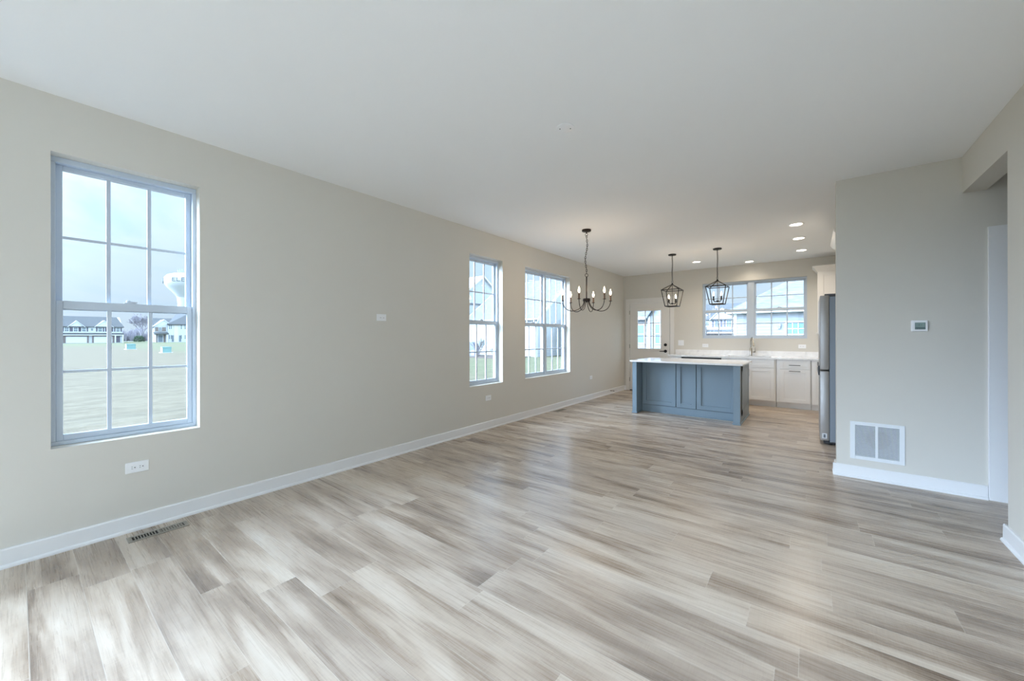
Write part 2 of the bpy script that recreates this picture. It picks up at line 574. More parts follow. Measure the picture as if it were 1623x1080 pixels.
WZ0, WZ1 = 0.6224, 2.4008
WIN1 = (0.1246, 0.8300, WZ0, WZ1)
WIN2 = (3.6787, 4.3735, WZ0, WZ1)
WIN3 = (4.9360, 6.3665, WZ0, WZ1)
KWIN = (1.732, 3.514, 1.246, 2.411)
DOOR = (0.128, 1.074, -0.02, 2.088)
REAR_FILL = (0.05, 4.25, 0.02, 2.55)  # added rear opening, out of view, to bring in more daylight
SIDE_FILL = (-2.85, -0.80, 0.12, 2.50)  # added side opening behind the camera, unseen, for fill daylight

m = MB()
m.box(-T, RX + 0.13, REAR - T, B + T, -0.25, 0.0)
m.box(RX + 0.13, HALL_X, 2.2, B + T, -0.25, 0.0)
struct(m.build('floor', M_FLOOR), 'light greige wood-look plank floor running through the whole room', 'floor')
m = MB()
ROOF_FILL = (0.90, 3.90, -2.85, -2.15)  # added unseen roof opening, lets extra daylight onto the floor
wall_u(lambda a, b, c, d: m.box(a, b, c, d, H, H + 0.25), -T, RX + 0.13, REAR - T, B + T, [ROOF_FILL])
m.box(RX + 0.13, HALL_X, 2.2, B + T, H, H + 0.25)
struct(m.build('ceiling', M_CEIL), 'flat white ceiling over living area and kitchen', 'ceiling')
m = MB()
wall_u(lambda a, b, c, d: m.box(-T, 0, a, b, c, d), REAR - T, B + T, 0, H, [SIDE_FILL, WIN1, WIN2, WIN3])
struct(m.build('wall_left', M_WALL), 'long greige left wall holding three windows', 'wall')
m = MB()
wall_u(lambda a, b, c, d: m.box(a, b, B, B + T, c, d), 0, HALL_X, 0, H, [KWIN, DOOR])
struct(m.build('wall_back', M_WALL), 'beige far kitchen wall holding the glazed door and sink window', 'wall')
m = MB()
wall_u(lambda a, b, c, d: m.box(a, b, REAR - T, REAR, c, d), 0, RX + 0.13, 0, H, [REAR_FILL])
struct(m.build('wall_rear', M_WALL), 'greige wall behind the viewer with an added fill window', 'wall')
OPY0, OPZ = 3.788, 2.446
m = MB()
m.box(RX, RX + 0.13, REAR, OPY0, 0, H)
m.box(RX, RX + 0.13, OPY0, PY, OPZ, H)
m.box(RX, RX + 0.13, PY, B, 0, H)
struct(m.build('wall_right', M_WALL), 'right wall with the tall hallway opening and its header', 'wall')
m = MB()
m.box(PX0, RX, PY, PY + 0.125, 0, H)
m.box(RX + 0.13, 4.785, PY, PY + 0.125, 0, H)
m.box(4.785, 5.60, PY, PY + 0.125, 2.06, H)
m.box(5.60, HALL_X, PY, PY + 0.125, 0, H)
struct(m.build('wall_partition', M_WALL), 'short greige partition wall with thermostat, between fridge and hallway', 'wall')
m = MB()
m.box(HALL_X, HALL_X + 0.13, 2.2, B + T, 0, H)
struct(m.build('wall_hall', M_WALL), 'plain side wall at the end of the hallway', 'wall')
m = MB()
m.box(RX + 0.13, HALL_X, 2.2, 2.33, 0, H)
struct(m.build('wall_hallend', M_WALL), 'plain near wall closing the hallway', 'wall')

# baseboards : flat board with eased top and a quarter-round shoe
def bb_prof(s):
    return [(0, 0), (0.026 * s, 0), (0.026 * s, 0.009), (0.022 * s, 0.017), (0.015 * s, 0.021), (0.014 * s, 0.1), (0.010 * s, 0.108), (0, 0.108)]
m = MB()
m.prism(bb_prof(1), 1, REAR, B)
struct(m.build('baseboard_left', M_TRIM), 'white baseboard along the foot of the long left wall', 'baseboard')
m = MB()
m.prism([(B - p[0], p[1]) for p in bb_prof(1)], 0, 0.0, 0.045)
struct(m.build('baseboard_back', M_TRIM), 'sliver of white baseboard between corner and back door', 'baseboard')
m = MB()
m.prism([(PY - p[0], p[1]) for p in bb_prof(1)], 0, PX0 - 0.026, RX + 0.13)
m.prism([(PX0 - p[0], p[1]) for p in bb_prof(1)], 1, PY - 0.014, PY + 0.125)
struct(m.build('baseboard_partition', M_TRIM), 'white baseboard wrapping the foot of the partition wall', 'baseboard')
m = MB()
m.prism([(RX - p[0], p[1]) for p in bb_prof(1)], 1, REAR, OPY0 + 0.026)
m.prism([(OPY0 + p[0], p[1]) for p in bb_prof(1)], 0, RX - 0.014, RX + 0.13)
struct(m.build('baseboard_right', M_TRIM), 'white baseboard along the near right wall', 'baseboard')

# ------------------------------------------------------------------ windows
def make_window(name, label, mapM, u0, u1, z0, z1, units, zm, rows=2, cols=3, mull=0.0, d0=0.085, glass=None):
    """double-hung window set in an opening; local axes u, depth (outwards), z mapped by mapM"""
    root = thing(name, label, 'window', kind='structure')
    FW = 0.022
    wu = (u1 - u0) / units
    fr = MB()
    da, db = d0, d0 + 0.085
    fr.box(u0, u1, da, db, z0, z0 + 0.026, 0.003)
    fr.box(u0, u1, da, db, z1 - 0.034, z1, 0.003)
    for k in range(units):
        a, b = u0 + k * wu, u0 + (k + 1) * wu
        fl = FW + (mull / 2 if k > 0 else 0)
        frr = FW + (mull / 2 if k < units - 1 else 0)
        fr.box(a, a + fl, da, db, z0 + 0.026, z1 - 0.034, 0.002)
        fr.box(b - frr, b, da, db, z0 + 0.026, z1 - 0.034, 0.002)
    fr.build('window_frame', M_VINYL, root, M=mapM)
    for k in range(units):
        a, b = u0 + k * wu, u0 + (k + 1) * wu
        a += FW + (mull / 2 if k > 0 else 0)
        b -= FW + (mull / 2 if k < units - 1 else 0)
        for (lo, hi, dd, bot, top) in ((zm - 0.028, z1 - 0.034, d0 + 0.046, 0.036, 0.030), (z0 + 0.026, zm + 0.028, d0 + 0.010, 0.036, 0.052)):
            st = 0.030
            sm = MB()
            sm.box(a, a + st, dd, dd + 0.030, lo, hi, 0.003)
            sm.box(b - st, b, dd, dd + 0.030, lo, hi, 0.003)
            sm.box(a + st, b - st, dd, dd + 0.030, lo, lo + bot, 0.003)
            sm.box(a + st, b - st, dd, dd + 0.030, hi - top, hi, 0.003)
            sash = sm.build('sash', M_VINYL, root, M=mapM)
            g = MB()
            g.box(a + st - 0.004, b - st + 0.004, dd + 0.013, dd + 0.017, lo + bot - 0.004, hi - top + 0.004)
            g.build('glass_pane', glass or M_GLASS, sash, M=mapM)
            gr = MB()
            ga, gb, gl, gh = a + st, b - st, lo + bot, hi - top
            for c in range(1, cols):
                uu = ga + (gb - ga) * c / cols
                gr.box(uu - 0.0105, uu + 0.0105, dd + 0.006, dd + 0.024, gl, gh, 0.002)
            for r in range(1, rows):
                zz = gl + (gh - gl) * r / rows
                gr.box(ga, gb, dd + 0.007, dd + 0.023, zz - 0.008, zz + 0.008, 0.002)
            gr.build('muntin_grid', M_VINYL, sash, M=mapM)
        lk = MB()
        mid = (a + b) / 2
        lk.box(mid - 0.030, mid + 0.030, d0 + 0.012, d0 + 0.036, zm + 0.028, zm + 0.034, 0.001)
        lk.box(mid - 0.004, mid + 0.034, d0 + 0.012, d0 + 0.026, zm + 0.034, zm + 0.044, 0.002)
        lk.lathe([(0.011, 0), (0.011, 0.014), (0.006, 0.017)], (mid - 0.010, d0 + 0.024, zm + 0.034), 12)
        lk.build('sash_lock', M_VINYL, root, M=mapM)
    return root
# u -> world y, depth -> -x
ML = Matrix(((0, -1, 0, 0), (1, 0, 0, 0), (0, 0, 1, 0), (0, 0, 0, 1)))
MBK = Matrix(((1, 0, 0, 0), (0, 1, 0, B), (0, 0, 1, 0), (0, 0, 0, 1)))
MRR = Matrix(((1, 0, 0, 0), (0, -1, 0, REAR), (0, 0, 1, 0), (0, 0, 0, 1)))
make_window('window_1', 'tall white double-hung window nearest the viewer, water tower outside', ML, *WIN1, 1, 1.490)
make_window('window_2', 'narrow white double-hung window in the middle of left wall', ML, *WIN2, 1, 1.490)
make_window('window_3', 'twin white double-hung window beside the chandelier', ML, *WIN3, 2, 1.490, mull=0.010)
make_window('window_4', 'wide twin white window above the kitchen sink', MBK, *KWIN, 2, 1.817, mull=0.062, d0=0.04)
make_window('fill_window_side', 'added unseen fill window in the left wall behind the viewer', ML, *SIDE_FILL, 2, 1.25, rows=1, cols=1, mull=0.03, d0=0.04, glass=M_GLASSCLR)
make_window('fill_window_rear', 'added unseen fill window in the wall behind the viewer', MRR, *REAR_FILL, 4, 1.25, rows=1, cols=1, mull=0.03, glass=M_GLASSCLR)

MSK = Matrix(((1, 0, 0, 0), (0, 0, 1, 0), (0, 1, 0, H), (0, 0, 0, 1)))
make_window('fill_roof_light', 'added unseen fill roof light in the ceiling behind the viewer', MSK, *ROOF_FILL, 3, -2.5, rows=1, cols=1, mull=0.03, d0=0.12, glass=M_GLASSCLR)

# ------------------------------------------------------------------ back door with half light
def back_door():
    root = thing('door_1', 'white exterior door with nine-pane half glass and black lever', 'door', kind='structure')
    cs = MB()
    zt = 2.088
    cs.box(0.046, 0.128, B - 0.018, B, 0, zt, 0.003)
    cs.box(1.074, 1.160, B - 0.018, B, 0, zt, 0.003)
    cs.box(0.046, 1.160, B - 0.018, B, zt, zt + 0.092, 0.003)
    cs.box(0.128, 0.140, B - 0.004, B + T, 0.0, zt)
    cs.box(1.062, 1.074, B - 0.004, B + T, 0.0, zt)
    cs.box(0.140, 1.062, B - 0.004, B + T, zt - 0.012, zt)
    cs.build('casing', M_DOOR, root)
    x0, x1, z0, z1 = 0.146, 1.056, 0.022, 2.070
    gx0, gx1, gz0, gz1 = 0.322, 0.874, 0.998, 1.893
    s = MB()
    wall_u(lambda a, b, c, d: s.box(a, b, B + 0.004, B + 0.048, c, d), x0, x1, z0, z1, [(gx0, gx1, gz0, gz1)])
    slab = s.build('door_slab', M_DOOR, root)
    lf = MB()
    for (a, b, c, d) in ((gx0 - 0.03, gx0 + 0.012, gz0 - 0.03, gz1 + 0.03), (gx1 - 0.012, gx1 + 0.03, gz0 - 0.03, gz1 + 0.03),
                         (gx0 + 0.012, gx1 - 0.012, gz0 - 0.03, gz0 + 0.012), (gx0 + 0.012, gx1 - 0.012, gz1 - 0.012, gz1 + 0.03)):
        lf.box(a, b, B - 0.007, B + 0.004, c, d, 0.003)
    lf.build('glass_frame', M_DOOR, slab)
    pn = MB()
    for a, b in ((0.26, 0.575), (0.627, 0.942)):
        for (e, f_, g_, h_) in ((a, b, 0.20, 0.225), (a, b, 0.775, 0.80), (a, a + 0.025, 0.225, 0.775), (b - 0.025, b, 0.225, 0.775)):
            pn.box(e, f_, B - 0.001, B + 0.004, g_, h_)
    pn.build('panel_mould', M_DOOR, slab)
    g = MB()
    g.box(gx0, gx1, B + 0.022, B + 0.026, gz0, gz1)
    g.build('glass_pane', M_GLASS, slab)
    mg = MB()
    for k in (1, 2):
        xx = gx0 + (gx1 - gx0) * k / 3
        mg.box(xx - 0.009, xx + 0.009, B + 0.010, B + 0.036, gz0, gz1, 0.002)
        zz = gz0 + (gz1 - gz0) * k / 3
        mg.box(gx0, gx1, B + 0.011, B + 0.035, zz - 0.009, zz + 0.009, 0.002)
    mg.build('muntin_grid', M_DOOR, slab)
    for zz in (1.858, 1.056, 0.268):
        h = MB()
        h.tube([(0.139, B - 0.008, zz - 0.045), (0.139, B - 0.008, zz + 0.045)], 0.007, 10)
        h.build('hinge', M_NICKEL, root, smooth=True)
    db = MB()
    Mx = Matrix.Translation((0.966, B + 0.004, 1.098)) @ Matrix.Rotation(PI / 2, 4, 'X')
    db.lathe([(0.033, 0), (0.033, 0.010), (0.026, 0.014), (0.020, 0.015)], M=Mx)
    db.box(0.961, 0.971, B - 0.032, B - 0.008, 1.082, 1.114, 0.002)
    db.build('deadbolt', M_BLKMET, slab, smooth=True)
    lv = MB()
    Mx = Matrix.Translation((0.966, B + 0.004, 0.954)) @ Matrix.Rotation(PI / 2, 4, 'X')
    lv.lathe([(0.034, 0), (0.034, 0.010), (0.027, 0.014), (0.012, 0.015), (0.011, 0.050)], M=Mx)
    lv.tube([(0.966, B - 0.046, 0.954), (0.93, B - 0.050, 0.954), (0.852, B - 0.048, 0.950)], [0.010, 0.009, 0.007], 10)
    lv.build('lever_handle', M_BLKMET, slab, smooth=True)
    th = MB()
    th.box(0.140, 1.062, B - 0.012, B + T, 0.0, 0.020, 0.004)
    th.build('threshold', M_BRONZE, root)
back_door()

# hallway door beside the opening
def hall_door():
    root = thing('door_2', 'white hallway door seen edge-on past the opening', 'door', kind='structure')
    cs = MB()
    cs.box(RX + 0.133, 4.785, PY - 0.018, PY, 0, 2.06, 0.003)
    cs.box(5.60, 5.70, PY - 0.018, PY, 0, 2.06, 0.003)
    cs.box(RX + 0.133, 5.70, PY - 0.018, PY, 2.06, 2.150, 0.003)
    cs.build('casing', M_TRIM, root)
    s = MB()
    s.box(4.789, 5.596, PY + 0.02, PY + 0.055, 0.012, 2.054, 0.003)
    s.build('door_slab', M_DOOR, root)
    for zz in (0.22, 1.05, 1.86):
        h = MB()
        h.tube([(4.790, PY + 0.008, zz - 0.045), (4.790, PY + 0.008, zz + 0.045)], 0.007, 10)
        h.build('hinge', M_NICKEL, root)
hall_door()

# ------------------------------------------------------------------ small wall things
def outlet(name, label, group, M, w=0.114, h=0.071, kind='duplex', cat='outlet'):
    """plate lies in local u (width), v (height), projecting +n; M maps (u, n, v)"""
    root = thing(name, label, cat, group=group)
    root.matrix_world = M
    p = MB()
    p.box(-w / 2, w / 2, 0, 0.006, -h / 2, h / 2, 0.002)
    p.build('cover_plate', M_PLATE, root)
    if kind == 'duplex':
        for s in (-1, 1):
            f = MB()
            Mx = Matrix.Translation((s * 0.0195, 0.006, 0)) @ Matrix.Rotation(-PI / 2, 4, 'X')
            f.lathe([(0.0160, 0), (0.0160, 0.0015), (0.0150, 0.0025)], M=Mx, seg=20)
            rec = f.build('receptacle', M_PLATE, root)
            sl = MB()
            sl.box(s * 0.0195 - 0.009, s * 0.0195 - 0.002, 0.0084, 0.0090, 0.0045, 0.0065)
            sl.box(s * 0.0195 - 0.009, s * 0.0195 - 0.002, 0.0084, 0.0090, -0.0065, -0.0045)
            Mx = Matrix.Translation((s * 0.0195 + 0.0075, 0.0084, 0)) @ Matrix.Rotation(-PI / 2, 4, 'X')
            sl.lathe([(0.0032, 0), (0.0032, 0.0006)], M=Mx, seg=10)
            sl.build('slots', M_SLOT, rec)
    elif kind == 'jacks':
        for s in (-1, 1):
            f = MB()
            Mx = Matrix.Translation((s * 0.018, 0.006, 0)) @ Matrix.Rotation(-PI / 2, 4, 'X')
            f.lathe([(0.012, 0), (0.012, 0.0015)], M=Mx, seg=16)
            rec = f.build('receptacle', M_PLATE, root)
            sl = MB()
            Mx = Matrix.Translation((s * 0.018 + 0.006, 0.0074, -0.003)) @ Matrix.Rotation(-PI / 2, 4, 'X')
            sl.lathe([(0.0034, 0), (0.0034, 0.0008)], M=Mx, seg=10)
            sl.build('socket_hole', M_SLOT, rec)
    elif kind == 'switch':
        for s in (-1, 1):
            f = MB()
            f.box(s * 0.023 - 0.0165, s * 0.023 + 0.0165, 0.006, 0.009, -0.034, 0.034, 0.001)
            f.build('rocker', M_PLATE, root)
    return root
def on_left(y, z):      # plate on left wall facing +x : u -> -y so the row reads left to right from the room
    return Matrix(((0, 1, 0, 0.0), (1, 0, 0, y), (0, 0, 1, z), (0, 0, 0, 1)))
def on_back(x, z):
    return Matrix(((-1, 0, 0, x), (0, -1, 0, B), (0, 0, 1, z), (0, 0, 0, 1)))
G = 'outlets on the greige left wall'
outlet('wall_outlet', 'white two-socket outlet low under the tall near window', G, on_left(0.495, 0.421))
outlet('wall_outlet', 'white plate with two jacks midway up the long left wall', None, on_left(2.353, 1.493), kind='jacks')
outlet('wall_outlet', 'white outlet low under the narrow middle window', G, on_left(4.050, 0.432))
outlet('wall_outlet', 'white outlet low near the back corner, right of the twin window', G, on_left(7.235, 0.449), w=0.114)
G2 = 'outlets over the kitchen counter'
outlet('wall_outlet', 'white counter outlet under the left end of the sink window', G2, on_back(1.790, 1.093))
outlet('wall_outlet', 'white counter outlet under the right end of the sink window', G2, on_back(3.441, 1.097))
outlet('light_switch', 'white two-gang rocker switch plate right of the back door', None, on_back(1.300, 1.147), w=0.118, h=0.118, kind='switch', cat='switch')

# ceiling cover plate
ob = thing('ceiling_cover_plate', 'round blank white cover plate on the living room ceiling', 'cover plate', (2.223, 2.338, H))
m = MB(); m.lathe([(0.062, 0.0), (0.062, -0.004), (0.058, -0.006)], seg=36); m.build('cover_plate', M_PLATE, ob, smooth=True)
for a in (0.6, 0.6 + PI):
    m = MB(); m.lathe([(0.004, -0.006), (0.004, -0.0078)], (0.036 * math.cos(a), 0.036 * math.sin(a), 0), 10); m.build('screw', M_SLOT, ob)

# floor registers
def register(label, x, y, L=0.30, Wd=0.10):
    root = thing('floor_register', label, 'floor vent', (x, y, 0.0), group='floor registers by the left wall')
    n = 9
    p = MB()
    hw, hl = Wd / 2, L / 2
    sx = 0.029
    p.box(-hw, -sx, -hl, hl, 0, 0.004, 0.0015)
    p.box(sx, hw, -hl, hl, 0, 0.004, 0.0015)
    ends = hl - 0.022
    p.box(-sx, sx, -hl, -ends, 0, 0.004)
    p.box(-sx, sx, ends, hl, 0, 0.004)
    p.box(-sx, sx, -0.006, 0.006, 0, 0.004)
    for s in (-1, 1):
        for k in range(1, n):
            yy = s * (0.006 + (ends - 0.006) * k / n)
            p.box(-sx, sx, yy - 0.0026, yy + 0.0026, 0, 0.004)
    p.build('grille_plate', M_REG, root)
    d = MB()
    d.box(-sx, sx, -ends, ends, 0.0003, 0.0012)  # dark sheet stands in for the shade down the duct
    d.build('duct_shade', M_DARK, root)
    lv = MB()
    for k in range(n):
        yy = 0.006 + (ends - 0.006) * (k + 0.2) / n
        lv.box(-sx, sx, yy, yy + 0.005, 0.0012, 0.0028)
    lv.build('damper_vane', M_REG, root)
register('taupe slotted floor register under the tall near window', 0.155, 0.578)
register('small brown floor register below the twin window', 0.110, 5.820)

# door stop on the baseboard
ob = thing('door_stop', 'small dark rigid door stop on baseboard near the back corner', 'door stop', (0.014, 8.19, 0.070))
m = MB(); m.lathe([(0.012, 0), (0.012, 0.004), (0.0045, 0.006), (0.0045, 0.070)], M=Matrix.Rotation(PI / 2, 4, 'Y')); m.build('rod', M_BLKMET, ob, smooth=True)
m = MB(); m.lathe([(0.009, 0.070), (0.010, 0.082), (0.006, 0.086)], M=Matrix.Rotation(PI / 2, 4, 'Y')); m.build('rubber_tip', M_BLACK, ob, smooth=True)

# thermostat
ob = thing('thermostat', 'white digital thermostat with grey-green screen on partition wall', 'thermostat', (4.294, PY, 1.376))
m = MB(); m.box(-0.050, 0.050, -0.022, 0, -0.047, 0.047, 0.006); m.build('case', M_PLATE, ob)
m = MB(); m.box(-0.028, 0.034, -0.0228, -0.0215, -0.030, 0.028); scn = m.build('bezel', M_LCDK, ob)
m = MB(); m.box(-0.0265, 0.0315, -0.0236, -0.0226, -0.012, 0.0265); m.build('screen', M_LCD, scn)
m = MB()
for k in range(5):
    m.box(-0.0245 + k * 0.0115, -0.0165 + k * 0.0115, -0.0236, -0.0226, -0.0245, -0.0185)
m.build('button', M_LCD, scn)
m = MB()   # faint seven-segment figures
for (cx, segs) in ((-0.003, 'abged'), (0.0075, 'bc')):
    w2, h2, q = 0.0030, 0.0055, 0.0008
    S = {'a': (-w2, w2, h2 - q, h2 + q), 'g': (-w2, w2, -q, q), 'd': (-w2, w2, -h2 - q, -h2 + q), 'b': (w2 - q, w2 + q, 0, h2), 'c': (w2 - q, w2 + q, -h2, 0), 'e': (-w2 - q, -w2 + q, -h2, 0)}
    for sg in segs:
        a, b, c, d = S[sg]
        m.box(cx + a, cx + b, -0.0240, -0.0235, 0.008 + c, 0.008 + d)
m.build('digits', M_LCDINK, scn)

# return-air grille
ob = thing('return_air_grille', 'square white louvred return air grille low on partition wall', 'vent', (4.030, PY, 0.343))
gw, gh = 0.178, 0.170
m = MB()
for a, b, c, d in ((-gw, -gw + 0.034, -gh, gh), (gw - 0.034, gw, -gh, gh), (-gw + 0.034, gw - 0.034, -gh, -gh + 0.032), (-gw + 0.034, gw - 0.034, gh - 0.032, gh), (-0.009, 0.009, -gh + 0.032, gh - 0.032)):
    m.box(a, b, -0.010, 0, c, d, 0.002)
m.build('frame', M_GRILLE, ob)
m = MB()
nl = 25
for k in range(nl):
    zz = -gh + 0.034 + (2 * gh - 0.068) * (k + 0.5) / nl
    for a, b in ((-gw + 0.034, -0.009), (0.009, gw - 0.034)):
        m.prism([(-0.0085, zz - 0.0030), (-0.0077, zz - 0.0030), (-0.0046, zz + 0.0022), (-0.0054, zz + 0.0022)], 0, a, b)
m.build('louvre_blades', M_GRILLE, ob)
m = MB(); m.box(-gw + 0.03, gw - 0.03, -0.001, 0, -gh + 0.03, gh - 0.03); m.build('duct_backing', pbr('duct_backing_shade', rgb(70, 84, 96), 0.8), ob)  # backing coloured dark to stand in for shade between the blades
m = MB(); m.lathe([(0.082, 0), (0.082, 0.0004)], M=Matrix.Translation((0.01, -0.0012, 0.02)) @ Matrix.Rotation(PI / 2, 4, 'X')); m.build('duct_shade', pbr('duct_hole_shade', rgb(40, 50, 58), 0.9), ob)  # dark disc painted for the unlit duct, no real hole
for a, b in ((-0.10, gh - 0.016), (0.10, gh - 0.016), (-0.10, -gh + 0.016), (0.10, -gh + 0.016)):
    m = MB(); m.lathe([(0.004, 0), (0.004, 0.001)], M=Matrix.Translation((a, -0.010, b)) @ Matrix.Rotation(PI / 2, 4, 'X'), seg=10); m.build('screw', M_PLATE, ob)

# ------------------------------------------------------------------ recessed lights
def downlight(x, y, label, warm=21.0):
    root = thing('recessed_light', label, 'ceiling light', (x, y, H), group='recessed lights in the kitchen ceiling')
    m = MB(); m.lathe([(0.066, -0.0065), (0.070, -0.008), (0.083, -0.005), (0.085, 0.0)], seg=32, cap=False)
    m.build('trim_ring', M_PLATE, root, smooth=True)
    m = MB(); m.lathe([(0.0, -0.0062), (0.067, -0.0062), (0.067, -0.003), (0.0, -0.003)], seg=32)
    m.build('lens', M_DISC, root)
    l = bpy.data.lights.new('downlight_beam', 'SPOT')
    l.energy = warm
    l.color = (1.0, 0.86, 0.70)
    l.spot_size = math.radians(150)
    l.spot_blend = 0.8
    l.shadow_soft_size = 0.06
    o = bpy.data.objects.new('lamp_beam', l)
    COL.objects.link(o)
    o.parent = root
    o.location = (0, 0, -0.02)
    o.rotation_euler = (0, 0, 0)
downlight(3.420, 6.187, 'nearest of the three lit recessed lights in line beside the partition')
downlight(3.430, 7.084, 'middle one of the three lit recessed lights in line beside the partition')
downlight(3.444, 8.096, 'farthest of the three lit recessed lights in line beside the partition')
downlight(2.631, 8.700, 'lit recessed light above the sink window, close to the wall', 6.0)
downlight(1.819, 8.098, 'lit recessed light between the two lantern pendants')

# ------------------------------------------------------------------ chain helper
def chain(mb, p0, p1, n, w=0.014, r=0.0032, wig=0.006):
    p0, p1 = Vector(p0), Vector(p1)
    L = (p1 - p0).length / n
    for k in range(n):
        t = (k + 0.5) / n
        c = p0.lerp(p1, t) + Vector((math.sin(t * 7.0) * wig * math.sin(PI * t), math.cos(t * 5.0) * wig * math.sin(PI * t), 0))
        hl = L * 0.5 + r * 1.2
        pts = []
        for j in range(12):
            a = 2 * PI * j / 12
            pts.append((w * 0.62 * math.cos(a), 0, hl * math.sin(a)))
        M = Matrix.Translation(c) @ Matrix.Rotation(PI / 2 * (k % 2) + 0.4, 4, 'Z')
        mb.tube(pts, r, 5, closed=True, M=M)
def ring(mb, c, R, r, rz=0.0):
    M = Matrix.Translation(c) @ Matrix.Rotation(rz, 4, 'Z')
    mb.tube([(R * math.cos(2 * PI * j / 20), 0, R * math.sin(2 * PI * j / 20)) for j in range(20)], r, 6, closed=True, M=M)
BULB = [(0.0045, 0.0), (0.010, 0.010), (0.0140, 0.026), (0.0120, 0.044), (0.0070, 0.060), (0.0030, 0.074), (0.0, 0.082)]
def glow_lamp(parent, loc, energy, r=0.03):
    l = bpy.data.lights.new('bulb_glow', 'POINT')
    l.energy = energy
    l.color = (1.0, 0.78, 0.55)
    l.shadow_soft_size = r
    o = bpy.data.objects.new('bulb_glow', l)
    COL.objects.link(o)
    o.parent = parent
    o.location = loc

# ------------------------------------------------------------------ chandelier
def chandelier():
    root = thing('chandelier', 'dark bronze six-arm candle chandelier hanging by the twin window', 'chandelier', (1.163, 4.752, 0))
    m = MB(); m.lathe([(0.0, H - 0.032), (0.020, H - 0.030), (0.056, H - 0.024), (0.062, H - 0.018), (0.062, H)], seg=32)
    m.build('canopy', M_BRONZE, root, smooth=True)
    m = MB(); m.lathe([(0.008, H - 0.050), (0.008, H - 0.030)], seg=12); ring(m, (0, 0, H - 0.066), 0.018, 0.003); chain(m, (0, 0, H - 0.080), (0, 0, 2.145), 18, wig=0.014)
    m.build('chain', M_BRONZE, root, smooth=True)
    m = MB(); ring(m, (0, 0, 2.123), 0.021, 0.0035, 0.7); m.tube([(0, 0, 2.10), (0, 0, 1.80)], 0.009, 12)
    m.build('stem', M_BRONZE, root, smooth=True)
    m = MB(); m.lathe([(0.0, 1.752), (0.012, 1.756), (0.014, 1.768), (0.048, 1.770), (0.050, 1.774), (0.050, 1.802), (0.046, 1.806), (0.0, 1.806)], seg=32)
    m.build('hub', M_BRONZE, root, smooth=True)
    for k in range(6):
        a = math.radians(40 + 60 * k)
        ca, sa = math.cos(a), math.sin(a)
        R0, R1, zt, dp = 0.036, 0.328, 1.772, 0.150
        m = MB()
        pts = []
        for j in range(25):
            t = PI + PI * j / 24
            rr = (R0 + R1) / 2 + (R1 - R0) / 2 * math.cos(t)
            pts.append((rr * ca, rr * sa, zt + dp * math.sin(t) * (0.9 + 0.1 * math.cos(t))))
        m.tube(pts, 0.0052, 8)
        m.lathe([(0.010, zt - 0.004), (0.023, zt), (0.024, zt + 0.004), (0.012, zt + 0.005)], (R1 * ca, R1 * sa, 0), 20)
        arm = m.build('arm', M_BRONZE, root, smooth=True)
        m = MB(); m.lathe([(0.0115, zt + 0.004), (0.0115, zt + 0.078), (0.009, zt + 0.080)], (R1 * ca, R1 * sa, 0), 16)
        m.build('candle_sleeve', M_CANDLE, arm, smooth=True)
        m = MB(); m.lathe([(r * 1.05, z * 1.05 + zt + 0.080) for r, z in BULB], (R1 * ca, R1 * sa, 0), 16)
        m.build('bulb', M_BULB, arm, smooth=True)
        glow_lamp(root, (R1 * ca, R1 * sa, zt + 0.20), 0.9)
chandelier()

